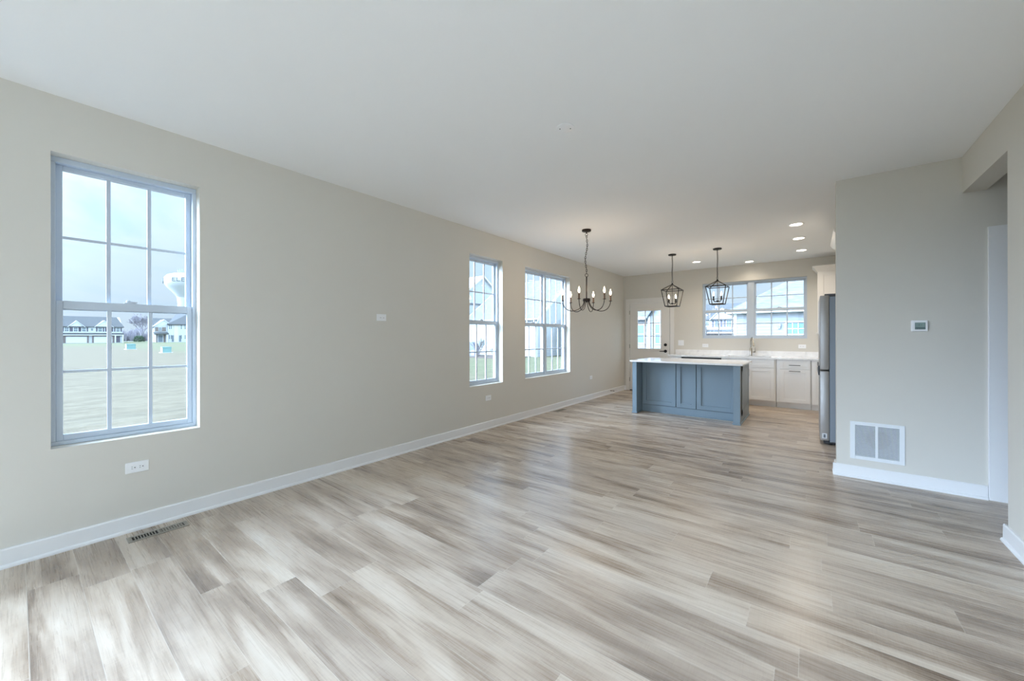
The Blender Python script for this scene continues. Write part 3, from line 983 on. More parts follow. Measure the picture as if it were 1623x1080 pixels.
# ------------------------------------------------------------------ lantern pendants
def lantern(label, loc, rz, first=None):
    root = thing('lantern_pendant', label, 'pendant light', loc, rz, group='caged lantern pendants over the island')
    m = MB(); m.lathe([(0.0, H - 0.020), (0.060, H - 0.020), (0.065, H - 0.017), (0.065, H)], seg=32); m.build('canopy', M_BLKMET, root, smooth=True)
    zt = 2.222
    m = MB(); m.lathe([(0.007, H - 0.034), (0.007, H - 0.02)], seg=10); chain(m, (0, 0, H - 0.03), (0, 0, zt + 0.050), 15, wig=0.006); m.build('chain', M_BLKMET, root, smooth=True)
    m = MB(); ring(m, (0, 0, zt + 0.030), 0.020, 0.0035, 0.5); m.lathe([(0.006, zt), (0.020, zt - 0.012), (0.022, zt - 0.022), (0.008, zt + 0.010)], seg=16); m.build('hanging_loop', M_BLKMET, root, smooth=True)
    zs, zb = 2.108, 1.822
    RS, RB = 0.207, 0.138
    bw = 0.0075
    S = [Vector((RS * math.cos(PI / 2 * k), RS * math.sin(PI / 2 * k), zs)) for k in range(4)]
    Bt = [Vector((RB * math.cos(PI / 2 * k), RB * math.sin(PI / 2 * k), zb)) for k in range(4)]
    A = Vector((0, 0, zt - 0.014))
    m = MB()
    for k in range(4):
        k2 = (k + 1) % 4
        m.tube([A, S[k]], bw, 6)
        m.tube([S[k], S[k2]], bw, 6)
        m.tube([S[k], Bt[k]], bw, 6)
        m.tube([Bt[k], Bt[k2]], bw, 6)
    for v in S + Bt:
        m.lathe([(0, -bw), (bw, -bw * 0.5), (bw, bw * 0.5), (0, bw)], v, 8)
    m.build('cage', M_BLKMET, root)
    m = MB(); m.tube([(0, 0, zt - 0.02), (0, 0, 1.872)], 0.0045, 8); m.lathe([(0.0, 1.850), (0.010, 1.856), (0.022, 1.870), (0.024, 1.876), (0.008, 1.884)], seg=18); m.build('stem', M_BLKMET, root, smooth=True)
    for k in range(4):
        a = math.radians(12) + PI / 2 * k
        ca, sa = math.cos(a), math.sin(a)
        rr = 0.080
        m = MB(); m.tube([(0.010 * ca, 0.010 * sa, 1.868), (0.035 * ca, 0.035 * sa, 1.862), (0.068 * ca, 0.068 * sa, 1.870), (rr * ca, rr * sa, 1.895)], 0.0045, 7)
        m.lathe([(0.006, 1.890), (0.016, 1.898), (0.016, 1.902)], (rr * ca, rr * sa, 0), 14)
        arm = m.build('arm', M_BLKMET, root, smooth=True)
        m = MB(); m.lathe([(0.0105, 1.900), (0.0105, 1.955)], (rr * ca, rr * sa, 0), 14); m.build('candle_sleeve', M_BLKMET, arm, smooth=True)
        m = MB(); m.lathe([(r * 0.9, z * 0.9 + 1.955) for r, z in BULB], (rr * ca, rr * sa, 0), 14); m.build('bulb', M_BULB, arm, smooth=True)
    glow_lamp(root, (0, 0, 2.05), 2.2)
    return root
lantern('black open-cage lantern pendant nearer the back door', (1.635, 7.114, 0), math.radians(45))
lantern('black open-cage lantern pendant in front of the sink window', (2.352, 7.097, 0), math.radians(44))

# ------------------------------------------------------------------ kitchen island
IX0, IX1, IY0, IY1 = 1.180, 2.762, 6.400, 7.420
ITOP, ITH = 0.888, 0.026
def shaker(m, x0, x1, z0, z1, y, th=0.020, rail=0.062, rec=0.010, face=-1):
    """shaker front in the xz plane at y (front face at y), built towards +y"""
    s = -face
    ya, yb = y, y + s * th
    lo, hi = min(ya, yb), max(ya, yb)
    m.box(x0, x0 + rail, lo, hi, z0, z1, 0.0015)
    m.box(x1 - rail, x1, lo, hi, z0, z1, 0.0015)
    m.box(x0 + rail, x1 - rail, lo, hi, z0, z0 + rail, 0.0015)
    m.box(x0 + rail, x1 - rail, lo, hi, z1 - rail, z1, 0.0015)
    yc = y + s * rec
    m.box(x0 + rail - 0.002, x1 - rail + 0.002, min(yc, yb), max(yc, yb), z0 + rail - 0.002, z1 - rail + 0.002)
def island():
    root = thing('kitchen_island', 'slate blue kitchen island cabinet under a white top', 'island', (0, 0, 0))
    zt = ITOP - ITH
    PW2 = 0.088
    fy = 6.660                                  # recessed panel face
    m = MB(); m.box(IX0 + 0.020, IX1 - 0.020, fy + 0.029, IY1, 0.0, zt); m.build('carcass', M_ISL, root)
    for (a, b) in ((IX0, IX0 + PW2 - 0.016), (IX1 - PW2, IX1)):
        m = MB(); m.box(a, b, IY0, fy + 0.02, 0, zt, 0.002)
        post = m.build('end_panel', M_ISL, root)
        s = MB(); s.box(a - 0.010, b + 0.010, IY0 - 0.010, fy + 0.012, 0, 0.020, 0.004); s.build('base_shoe', M_ISL, post)
    a0, a1 = IX0 + PW2 - 0.016, IX1 - PW2
    z0, z1 = 0.125, zt - 0.006
    w = a1 - a0
    c1, c2 = a0 + w * 0.395, a0 + w * 0.612
    for (p, q) in ((a0 + 0.006, c1 - 0.005), (c1 + 0.005, c2 - 0.005), (c2 + 0.005, a1 - 0.006)):
        m = MB(); shaker(m, p, q, z0, z1, fy, th=0.028, rail=0.066, rec=0.020); m.build('front_panel', M_ISL, root)
    m = MB(); m.box(a0, a1, fy + 0.010, fy + 0.030, 0, z0 - 0.006, 0.001); m.box(a0, a1, fy - 0.004, fy + 0.010, 0, 0.020, 0.004); m.build('kickboard', M_ISL, root)
    # shaker side facing the fridge
    sx = IX1
    m = MB()
    M = Matrix(((0, -1, 0, sx), (1, 0, 0, 0), (0, 0, 1, 0), (0, 0, 0, 1)))
    b = MB(); shaker(b, IY0 + 0.10, IY1 - 0.006, 0.110, zt - 0.008, 0.0, th=0.018, rail=0.085, rec=0.012)
    b.build('side_panel', M_ISL, root, M=M)
    m.box(IX1 - 0.02, IX1 - 0.003, fy + 0.02, IY1, 0, zt); m.box(IX1 - 0.003, IX1 + 0.009, fy + 0.012, IY1, 0, 0.020, 0.004); m.build('side_skirt', M_ISL, root)
    # kitchen-side doors (working side)
    for k in range(3):
        p = IX0 + 0.02 + (IX1 - IX0 - 0.04) * k / 3
        q = IX0 + 0.02 + (IX1 - IX0 - 0.04) * (k + 1) / 3
        m = MB(); shaker(m, p + 0.003, q - 0.003, 0.11, zt - 0.01, IY1 + 0.020, face=1); m.build('door', M_ISL, root)
island()
m = MB(); m.box(IX0 - 0.032, IX1 + 0.036, IY0 - 0.030, IY1 + 0.036, ITOP - ITH, ITOP, 0.003)
tag(m.build('island_countertop', M_QUARTZ), 'polished white quartz slab on the slate blue island', 'countertop')
MI = Matrix(((0, 1, 0, IX1 - 0.012 + 0.0), (1, 0, 0, 7.03), (0, 0, 1, 0.690), (0, 0, 0, 1)))
outlet('wall_outlet', 'white outlet on the side panel of the slate blue island', None, MI, w=0.071, h=0.114)

# ------------------------------------------------------------------ base cabinets along the kitchen wall
CF, CTOP, CTH = 8.410, 0.902, 0.030         # door face line, worktop
CZ0, CZ1 = 0.112, CTOP - CTH - 0.004
def bar_pull(mb, p0, p1, out, r=0.0050, stand=0.030):
    p0, p1, out = Vector(p0), Vector(p1), Vector(out).normalized()
    d = (p1 - p0)
    mb.tube([p0 + out * stand, p1 + out * stand], r, 8)
    for t in (0.12, 0.88):
        q = p0 + d * t
        mb.tube([q, q + out * stand], r * 0.9, 8)
def base_cab(label, x0, x1, fronts, handle_list=()):
    root = thing('base_cabinet', label, 'cabinet', (0, 0, 0), group='white base cabinets along the kitchen wall')
    m = MB()
    if 'sink' in label and 'right of' not in label:      # open box, so that the bowl hangs free inside
        m.box(x0 + 0.001, x1 - 0.001, CF + 0.020, B - 0.002, CZ0 - 0.006, 0.20)
        m.box(x0 + 0.001, x0 + 0.019, CF + 0.020, B - 0.002, 0.20, CZ1 + 0.003)
        m.box(x1 - 0.019, x1 - 0.001, CF + 0.020, B - 0.002, 0.20, CZ1 + 0.003)
        m.box(x0 + 0.019, x1 - 0.019, CF + 0.020, CF + 0.030, 0.20, CZ1 + 0.003)
    else:
        m.box(x0 + 0.001, x1 - 0.001, CF + 0.020, B - 0.002, CZ0 - 0.006, CZ1 + 0.003)
    m.build('carcass', M_CAB, root)
    m = MB(); m.box(x0 + 0.001, x1 - 0.001, CF + 0.085, CF + 0.100, 0, CZ0 - 0.006); m.build('toe_kick', M_CAB, root)
    for (nm, a, b, c, d, pull) in fronts:
        m = MB()
        shaker(m, a, b, c, d, CF, rail=0.060 if nm != 'drawer' else 0.045, rec=0.008)
        f = m.build(nm, M_CAB, root)
        if pull:
            h = MB(); bar_pull(h, (pull[0], CF, pull[1]), (pull[2], CF, pull[3]), (0, -1, 0)); h.build('handle', M_BLKMET, f, smooth=True, label='matt black bar handle')
    return root
DZ = 0.705
base_cab('narrow white base cabinet at the back-door end of the counter', 1.215, 1.455, [('door', 1.222, 1.449, CZ0, CZ1, (1.425, 0.62, 1.425, 0.76))])
base_cab('white sink base cabinet with false drawer fronts under the sink', 2.190, 3.070,
         [('drawer_front', 2.200, 2.626, DZ + 0.004, CZ1, None), ('drawer_front', 2.632, 3.046, DZ + 0.004, CZ1, None),
          ('door', 2.200, 2.626, CZ0, DZ - 0.004, (2.604, 0.55, 2.604, 0.68)), ('door', 2.632, 3.046, CZ0, DZ - 0.004, (2.654, 0.55, 2.654, 0.68))])
base_cab('white drawer base cabinet with two horizontal black pulls, right of sink', 3.075, 3.572,
         [('drawer', 3.130, 3.560, DZ + 0.004, CZ1, (3.262, 0.776, 3.424, 0.776)), ('door', 3.130, 3.560, CZ0, DZ - 0.004, (3.262, 0.672, 3.424, 0.672))])
base_cab('plain white corner base cabinet beside the fridge', 3.577, RX - 0.004, [('filler_panel', 3.584, 3.80, CZ0, CZ1, None)])
# dishwasher
ob = thing('dishwasher', 'stainless dishwasher with black control strip behind the island', 'dishwasher', (0, 0, 0))
m = MB(); m.box(1.462, 2.184, CF + 0.030, B - 0.03, 0.09, CZ1 - 0.004); m.build('body', M_BLACK, ob)
m = MB(); m.box(1.466, 2.180, CF - 0.006, CF + 0.030, CZ0, 0.800, 0.003); dwd = m.build('door', M_STEEL, ob)
m = MB(); m.box(1.466, 2.180, CF - 0.010, CF + 0.030, 0.804, CZ1 - 0.002, 0.003); m.build('control_strip', M_BLACK, ob, label='black control strip')
m = MB(); bar_pull(m, (1.52, CF - 0.006, 0.76), (2.12, CF - 0.006, 0.76), (0, -1, 0), 0.009, 0.04); m.build('handle', M_STEEL, dwd, smooth=True)
m = MB(); m.box(1.466, 2.180, CF + 0.085, CF + 0.10, 0, 0.09); m.build('toe_kick', M_BLACK, ob)
# worktop with backsplash and sink cut-out
SX0, SX1, SY0, SY1 = 2.27, 2.99, 8.46, 8.84
ob = thing('kitchen_worktop', 'long white quartz worktop with low backsplash under the sink window', 'countertop', (0, 0, 0))
m = MB()
for a, b, c, d in ((1.190, SX0, 8.385, B - 0.0015), (SX1, RX - 0.002, 8.385, B - 0.0015), (SX0, SX1, 8.385, SY0), (SX0, SX1, SY1, B - 0.0015)):
    m.box(a, b, c, d, CTOP - CTH, CTOP)
m.build('slab', M_QUARTZ, ob)
m = MB(); m.box(1.190, RX - 0.002, B - 0.020, B - 0.0005, CTOP, CTOP + 0.100, 0.002); m.build('backsplash', M_QUARTZ, ob)
ob = thing('kitchen_sink', 'undermount stainless sink bowl in the white worktop', 'sink', (0, 0, 0))
m = MB()
zb = CTOP - CTH - 0.22
m.box(SX0 - 0.012, SX1 + 0.012, SY0 - 0.012, SY1 + 0.012, zb - 0.004, zb)
for a, b, c, d in ((SX0 - 0.012, SX0, SY0 - 0.012, SY1 + 0.012), (SX1, SX1 + 0.012, SY0 - 0.012, SY1 + 0.012), (SX0, SX1, SY0 - 0.012, SY0), (SX0, SX1, SY1, SY1 + 0.012)):
    m.box(a, b, c, d, zb, CTOP - CTH)
m.build('bowl', M_STEEL, ob)
m = MB(); m.lathe([(0.0, zb + 0.001), (0.045, zb + 0.001), (0.045, zb + 0.004), (0.03, zb + 0.004), (0.0, zb + 0.002)], (2.63, 8.65, 0)); m.build('drain', M_NICKEL, ob)
# faucet
ob = thing('kitchen_faucet', 'brushed nickel gooseneck pull-down faucet at the sink', 'faucet', (2.632, 8.915, CTOP))
m = MB(); m.lathe([(0.028, 0), (0.028, 0.008), (0.0235, 0.012), (0.0235, 0.150), (0.017, 0.158)], seg=20); m.build('base', M_NICKEL, ob, smooth=True)
pts = [(0, 0, 0.15), (0, 0, 0.27)]
for j in range(1, 13):
    a = PI * j / 12 * 0.93
    pts.append((0.052 * (1 - math.cos(a)) * 0.55, -0.085 * (1 - math.cos(a)), 0.27 + 0.095 * math.sin(a)))
m = MB(); m.tube(pts, 0.0135, 12); m.build('spout', M_NICKEL, ob, smooth=True)
e = Vector(pts[-1]); dn = (Vector(pts[-1]) - Vector(pts[-2])).normalized()
m = MB(); m.tube([e, e + dn * 0.03, e + dn * 0.07, e + dn * 0.10], [0.0145, 0.0165, 0.0185, 0.0175], 12); m.build('spray_head', M_NICKEL, ob, smooth=True)
m = MB(); m.tube([(0.015, -0.002, 0.075), (0.062, -0.004, 0.078)], 0.0145, 10); m.tube([(0.068, -0.004, 0.070), (0.073, -0.02, 0.165)], [0.009, 0.006], 8); m.build('handle', M_NICKEL, ob, smooth=True)
ob = thing('air_switch', 'small flat nickel button on worktop right of the faucet', 'button', (2.842, 8.900, CTOP))
m = MB(); m.lathe([(0.024, 0), (0.024, 0.004), (0.020, 0.007), (0.0, 0.008)], seg=18); m.build('button_cap', M_NICKEL, ob, smooth=True)

# ------------------------------------------------------------------ upper cabinet right of the sink window
def crown(m, x0, x1, y0, y1, z0, z1, out):
    """crown moulding: flared collar round a box top (left, front sides)"""
    pr = [(0.0, z0), (0.010, z0), (0.014, z0 + 0.012), (out * 0.55, z0 + (z1 - z0) * 0.55), (out - 0.006, z1 - 0.022), (out, z1 - 0.016), (out, z1)]
    rings = []
    for (o, z) in pr:
        rings.append([m.b.verts.new(c) for c in ((x0 - o, y1, z), (x0 - o, y0 - o, z), (x1, y0 - o, z), (x1, y1, z))])
    for A, C in zip(rings, rings[1:]):
        for k in range(4):
            m.b.faces.new((A[k], A[(k + 1) % 4], C[(k + 1) % 4], C[k]))
    m.b.faces.new(rings[0][::-1]); m.b.faces.new(rings[-1])
UF = 8.690
ob = thing('wall_cabinet', 'white upper cabinet with crown, right of the sink window', 'cabinet', (0, 0, 0))
ux0, ux1, uz0, uz1 = 3.664, RX - 0.004, 1.362, 2.440
m = MB(); m.box(ux0, ux1, UF + 0.020, B - 0.001, uz0, uz1); m.build('body', M_CAB, ob)
m = MB(); shaker(m, ux0 + 0.003, ux0 + 0.44, uz0 + 0.004, uz1 - 0.004, UF, rail=0.080, rec=0.009); d = m.build('door', M_CAB, ob)
m = MB(); bar_pull(m, (ux0 + 0.045, UF, 1.46), (ux0 + 0.045, UF, 1.61), (0, -1, 0)); m.build('handle', M_BLKMET, d, smooth=True, label='matt black bar handle')
m = MB(); m.box(ux0 + 0.44 + 0.003, ux1, UF, UF + 0.02, uz0, uz1); m.build('filler_panel', M_CAB, ob)
m = MB(); crown(m, ux0, ux1, UF, B - 0.001, uz1 - 0.010, uz1 + 0.090, 0.075); m.build('crown', M_CAB, ob)
m = MB(); m.box(ux0 - 0.012, ux1, UF - 0.012, B - 0.001, uz0 - 0.030, uz0, 0.004); m.build('light_rail', M_CAB, ob)

# ------------------------------------------------------------------ refrigerator and the cabinet over it (facing the left wall)
M_HANDLE = pbr('dark_pocket_handle', rgb(70, 72, 76), 0.4, metal=0.5)
M_FRIDGE = pbr('satin_stainless_door', rgb(176, 174, 172), 0.42, metal=0.45)
FX, FY0, FY1, FTOP = 3.652, 5.885, 6.795, 1.776
ob = thing('refrigerator', 'stainless french-door refrigerator standing behind the partition wall', 'refrigerator', (0, 0, 0))
m = MB(); m.box(FX + 0.091, RX - 0.03, FY0 + 0.008, FY1 - 0.008, 0.035, FTOP - 0.015, 0.006); m.build('case', pbr('grey_fridge_case', rgb(138, 148, 158), 0.45, metal=0.3), ob)
for a, b in ((FY0, (FY0 + FY1) / 2 - 0.002), ((FY0 + FY1) / 2 + 0.002, FY1)):
    m = MB(); m.box(FX, FX + 0.090, a, b, 0.888, FTOP, 0.014); dr = m.build('door', M_FRIDGE, ob, smooth=True)
    h = MB(); h.box(FX - 0.014, FX + 0.012, a + 0.02, b - 0.02, 0.893, 0.935, 0.005); h.build('handle', M_HANDLE, dr)
m = MB(); m.box(FX, FX + 0.090, FY0, FY1, 0.048, 0.876, 0.014); dr = m.build('freezer_drawer', M_FRIDGE, ob, smooth=True)
m = MB(); m.box(FX - 0.014, FX + 0.012, FY0 + 0.02, FY1 - 0.02, 0.822, 0.868, 0.005); m.build('handle', M_HANDLE, dr)
m = MB(); m.box(FX + 0.022, FX + 0.066, FY0 - 0.0012, FY0 + 0.001, 0.075, 0.135); st = m.build('sticker', M_STICK, dr, label='small white sticker')
m = MB(); m.box(FX + 0.034, FX + 0.054, FY0 - 0.0018, FY0 - 0.001, 0.085, 0.125); m.build('printed_patch', M_STICKINK, st)
for a in (FY0 + 0.01, FY1 - 0.07):
    m = MB(); m.box(FX + 0.045, FX + 0.16, a, a + 0.06, FTOP - 0.012, FTOP + 0.016, 0.005); m.build('hinge_cover', pbr('dark_hinge', rgb(84, 86, 90), 0.4), ob)
m = MB(); m.box(FX + 0.035, FX + 0.60, FY0 + 0.02, FY1 - 0.02, 0.012, 0.046); m.build('base_grille', M_BLACK, ob)
for a, b in ((FX + 0.10, FY0 + 0.05), (FX + 0.10, FY1 - 0.05), (FX + 0.62, FY0 + 0.05), (FX + 0.62, FY1 - 0.05)):
    m = MB(); m.lathe([(0.02, 0.0), (0.022, 0.004), (0.012, 0.008), (0.012, 0.036)], (a, b, 0), 12); m.build('foot', M_BLACK, ob)
ob = thing('bridge_cabinet', 'white crowned cabinet above the refrigerator', 'cabinet', (0, 0, 0))
m = MB(); m.box(3.860, RX - 0.004, FY0 - 0.03, FY1 + 0.03, 1.84, 2.46); m.build('body', M_CAB, ob)
Mx = Matrix(((0, 1, 0, 3.840), (1, 0, 0, 0), (0, 0, 1, 0), (0, 0, 0, 1)))
for a, b in ((FY0 - 0.027, 6.338), (6.342, FY1 + 0.027)):
    m = MB(); shaker(m, a, b, 1.845, 2.44, 0.0, rail=0.060, rec=0.008); d = m.build('door', M_CAB, ob, M=Mx)
m = MB()
pr = [(3.860, 2.44), (3.846, 2.44), (3.838, 2.455), (3.80, 2.49), (3.785, 2.515), (3.782, 2.52), (3.782, 2.545), (3.860, 2.545)]
m.prism([(p[0], p[1]) for p in pr], 1, FY0 - 0.03, FY1 + 0.03)
m.box(3.860, RX - 0.004, FY0 - 0.03, FY1 + 0.03, 2.46, 2.545)
m.build('crown', M_CAB, ob)

# ================================================================== outdoors
GZ = -0.60
m = MB(); m.box(-420, 160, -120, 420, GZ - 1.0, GZ)
struct(m.build('ground', M_GRASS), 'wide dormant straw-coloured lawn outside', 'ground')

def gable_roof_y(m, x0, x1, y0, y1, ze, zr, oh=0.35, th=0.16):
    """ridge along y"""
    xm = (x0 + x1) / 2
    s = (zr - ze) / ((x1 - x0) / 2)
    a, b = x0 - oh, x1 + oh
    zl = ze - oh * s
    m.slab([(a, y0 - oh, zl), (xm, y0 - oh, zr), (xm, y1 + oh, zr), (a, y1 + oh, zl)], th)
    m.slab([(xm, y0 - oh, zr), (b, y0 - oh, zl), (b, y1 + oh, zl), (xm, y1 + oh, zr)], th)
def gable_roof_x(m, x0, x1, y0, y1, ze, zr, oh=0.35, th=0.16):
    ym = (y0 + y1) / 2
    s = (zr - ze) / ((y1 - y0) / 2)
    a, b = y0 - oh, y1 + oh
    zl = ze - oh * s
    m.slab([(x0 - oh, a, zl), (x1 + oh, a, zl), (x1 + oh, ym, zr), (x0 - oh, ym, zr)], th)
    m.slab([(x0 - oh, ym, zr), (x1 + oh, ym, zr), (x1 + oh, b, zl), (x0 - oh, b, zl)], th)
def laps(m, axis, plane, a, b, z0, z1, sgn, pitch=0.19, d=0.024):
    """overlapping siding courses on a wall face: sawtooth section run along the wall"""
    pts = [(plane - sgn * 0.01, z0)]
    z = z0
    while z < z1 - 0.02:
        zt = min(z + pitch, z1)
        pts += [(plane + sgn * d, z), (plane + sgn * 0.002, zt)]
        z = zt
    pts.append((plane - sgn * 0.01, z1))
    m.prism(pts, axis, a, b)
def ext_window(parent, M, u, z, w, h, cols=2, rows=2, glass=None, fr=0.07):
    """window on a facade: local (u, n, z); n outwards is -y local"""
    m = MB()
    for a, b, c, d in ((u - w / 2 - fr, u - w / 2, z - h / 2 - fr, z + h / 2 + fr), (u + w / 2, u + w / 2 + fr, z - h / 2 - fr, z + h / 2 + fr),
                       (u - w / 2, u + w / 2, z - h / 2 - fr, z - h / 2), (u - w / 2, u + w / 2, z + h / 2, z + h / 2 + fr)):
        m.box(a, b, -0.05, 0.0, c, d)
    for k in range(1, cols):
        uu = u - w / 2 + w * k / cols
        m.box(uu - 0.02, uu + 0.02, -0.04, -0.012, z - h / 2, z + h / 2)
    for k in range(1, rows):
        zz = z - h / 2 + h * k / rows
        m.box(u - w / 2, u + w / 2, -0.04, -0.012, zz - 0.025, zz + 0.025)
    f = m.build('window', M_EXTRIM, parent, M=M)
    g = MB(); g.box(u - w / 2, u + w / 2, -0.014, -0.002, z - h / 2, z + h / 2); g.build('pane', glass or M_FWIN, f, M=M)
def townhouse(label, M, group):
    """two-unit townhouse block; local u along facade, y into building (facade at y=0), z up from ground 0"""
    root = thing('townhouse', label, 'building', group=group)
    U0, U1 = -14.6, 14.6 - 0.0
    D = 12.0
    EV, RG = 5.5, 8.75
    m = MB(); m.box(U0 + 0.35, 7.3, 0, D, 0, EV); m.prism([(0, EV), (D, EV), (D / 2, RG - 0.1)], 0, U0 + 0.35, 7.3); m.build('wall', M_SIDEFAR, root, M=M)
    m = MB()
    sl = (RG - EV) / (D / 2)
    m.slab([(U0, -0.4, EV - 0.4 * sl), (7.7, -0.4, EV - 0.4 * sl), (6.6, D / 2, RG), (U0, D / 2, RG)], 0.2)
    m.slab([(U0, D / 2, RG), (6.6, D / 2, RG), (7.7, D + 0.4, EV - 0.4 * sl), (U0, D + 0.4, EV - 0.4 * sl)], 0.2)
    m.slab([(7.7, -0.4, EV - 0.4 * sl), (7.75, D + 0.4, EV - 0.4 * sl), (6.6, D / 2, RG)], 0.2)
    m.build('roof', M_ROOFFAR, root, M=M)
    for gc, gw_, gz in ((-3.0, 3.0, 7.15), (3.05, 3.7, 7.4), (-10.5, 3.0, 7.15)):
        g = MB(); g.prism([(gc - gw_ / 2, 5.3), (gc + gw_ / 2, 5.3), (gc, gz - 0.15)], 1, -0.30, 4.0); gb = g.build('gable', M_SIDEFAR, root, M=M)
        t = MB()
        for s in (-1, 1):
            t.slab([(gc + s * (gw_ / 2 + 0.35), -0.50, 5.2), (gc, -0.50, gz), (gc, 4.0, gz), (gc + s * (gw_ / 2 + 0.35), 4.0, 5.2)], 0.16)
        t.build('gable_trim', M_EXTRIM, gb, M=M)
    for i, u in enumerate((-5.0, -3.15, -1.4, 2.15, 4.2, 6.25, -12.5, -10.6, -8.8)):
        ext_window(root, M, u, 4.35, 0.75, 1.30, 2, 2)
        for s in (-1, 1):
            h = MB(); h.box(u + s * 0.75 - 0.17, u + s * 0.75 + 0.17, -0.06, 0, 3.70, 5.0); h.build('shutter', M_SHUT, root, M=M)
    ext_window(root, M, 0.35, 4.35, 0.5, 0.8, 2, 1)
    m = MB(); m.slab([(U0 + 0.3, -0.9, 2.85), (7.6, -0.9, 2.85), (7.6, 0, 3.25), (U0 + 0.3, 0, 3.25)], 0.12); m.build('skirt_roof', M_ROOFFAR, root, M=M)
    m = MB(); m.box(U0 + 0.35, 7.5, -0.85, -0.05, 2.45, 2.74); m.build('fascia', M_EXTRIM, root, M=M)
    m = MB()
    for a, b in ((-5.75, -5.2), (-0.75, -0.35), (0.35, 0.75), (4.95, 5.4), (-14.2, -13.2)):
        m.box(a, b, -0.20, 0.0, 0, 2.45)
    m.box(-5.75, -0.35, -0.16, 0.0, 2.08, 2.45); m.box(0.35, 5.4, -0.16, 0.0, 2.08, 2.45)
    m.build('brickwork', M_BRICK, root, M=M)
    for a, b in ((-5.2, -0.75), (0.75, 4.95), (-13.2, -8.7)):
        m = MB(); m.box(a, b, -0.10, 0.0, 0.02, 2.08)
        for k in range(1, 4):
            m.box(a, b, -0.108, -0.10, 0.02 + 0.515 * k - 0.01, 0.02 + 0.515 * k + 0.01)
        m.build('garage_door', M_GDOOR, root, M=M)
    for u in (6.3, -6.6):
        m = MB(); m.box(u - 0.45, u + 0.45, -0.05, 0, 0.15, 2.2); m.build('entry_door', M_SHUT, root, M=M)
    for u in (5.55, 7.35, -6.0, -7.4):
        m = MB(); m.box(u - 0.11, u + 0.11, -0.85, -0.63, 0, 2.45); m.build('porch_post', M_EXTRIM, root, M=M)
    m = MB(); m.box(-14, 5.2, -6.0, -0.2, 0.0, 0.03); m.build('driveway', M_ROAD, root, M=M)
    return root
def facing(x, y, ang, sc=1.0):
    """local u -> rotated; facade normal (-y local) turned by ang about z"""
    return Matrix.Translation((x, y, GZ)) @ Matrix.Rotation(ang, 4, 'Z') @ Matrix.Scale(sc, 4)
TG = 'white two-storey townhouse blocks far across the lawn'
townhouse('white townhouse block with two garages, left in the near window view', facing(-180, 14.6, PI / 2), TG)
townhouse('white townhouse block with shuttered windows, seen left in the sink window', facing(-13.2, 85, 0.0), TG)

# right-hand townhouse of the near window view: porch bay and long plain wing
def end_house():
    root = thing('end_house', 'white house with gabled brick porch bay, right in near window view', 'building')
    M = facing(-180, 0, PI / 2)
    m = MB(); m.box(29.8, 33.3, -0.5, 9, 0, 6.0); m.build('wall', M_SIDEFAR, root, M=M)
    m = MB(); m.prism([(29.6, 5.8), (35.0, 5.8), (32.4, 8.0)], 1, -0.6, 5.0); g = m.build('gable', M_SIDEFAR, root, M=M)
    t = MB()
    for a in (29.2, 35.3):
        t.slab([(a, -0.85, 5.55), (32.4, -0.85, 8.15), (32.4, 5, 8.15), (a, 5, 5.55)], 0.22)
    t.build('gable_trim', M_EXTRIM, g, M=M)
    m = MB(); m.slab([(29.4, -0.3, 5.7), (38.5, -0.3, 5.7), (38.5, 6, 8.85), (30.2, 6, 8.85)], 0.2); m.build('roof', M_ROOFFAR, root, M=M)
    m = MB(); m.box(30.05, 32.9, -0.62, -0.5, 3.95, 5.4); m.build('brickwork', M_BRICK, root, M=M)
    M2 = M @ Matrix.Translation((0, -0.62, 0))
    ext_window(root, M2, 31.35, 4.75, 0.75, 1.1)
    m = MB(); m.slab([(29.5, -2.4, 3.2), (33.4, -2.4, 3.2), (33.4, -0.5, 3.7), (29.5, -0.5, 3.7)], 0.35); m.build('porch_roof', M_ROOFFAR, root, M=M)
    for u in (29.85, 32.95):
        m = MB(); m.box(u - 0.16, u + 0.16, -2.2, -1.9, 0, 2.85); m.build('porch_post', M_EXTRIM, root, M=M)
    m = MB(); m.box(30.9, 32.0, -0.56, -0.5, 0.2, 2.5); m.build('entry_door', pbr('slate_door', rgb(104, 118, 130), 0.6), root, M=M)
    m = MB(); m.box(30.2, 30.6, -0.6, -0.5, 0, 2.8); m.box(32.3, 32.8, -0.6, -0.5, 0, 2.8); m.build('brick_pier', M_BRICK, root, M=M)
    m = MB(); m.box(33.3, 42.5, -1.0, 9, 0, 6.6); m.build('wing_wall', M_SIDEFAR, root, M=M)
    m = MB(); m.slab([(33.0, -1.5, 6.5), (43, -1.5, 6.7), (43, 8, 12.2), (37.4, 8, 10.6)], 0.3); m.build('wing_roof', M_ROOFFAR, root, M=M)
    m = MB(); m.box(35.0, 36.2, -1.1, -1.0, 0, 6.5); m.build('stone_panel', M_STONE, root, M=M)
    M3 = M @ Matrix.Translation((0, -1.0, 0))
    for u in (33.8, 34.3, 37.1, 38.2, 39.6):
        ext_window(root, M3, u, 5.55, 0.32, 1.5, 1, 2)
        ext_window(root, M3, u, 1.9, 0.32, 1.4, 1, 2)
    for u in (34.75, 36.75):
        m = MB(); m.box(u - 0.3, u + 0.3, -0.05, 0, 0.2, 2.5); m.build('side_door', pbr('slate_door', rgb(104, 118, 130), 0.6), root, M=M3)
end_house()

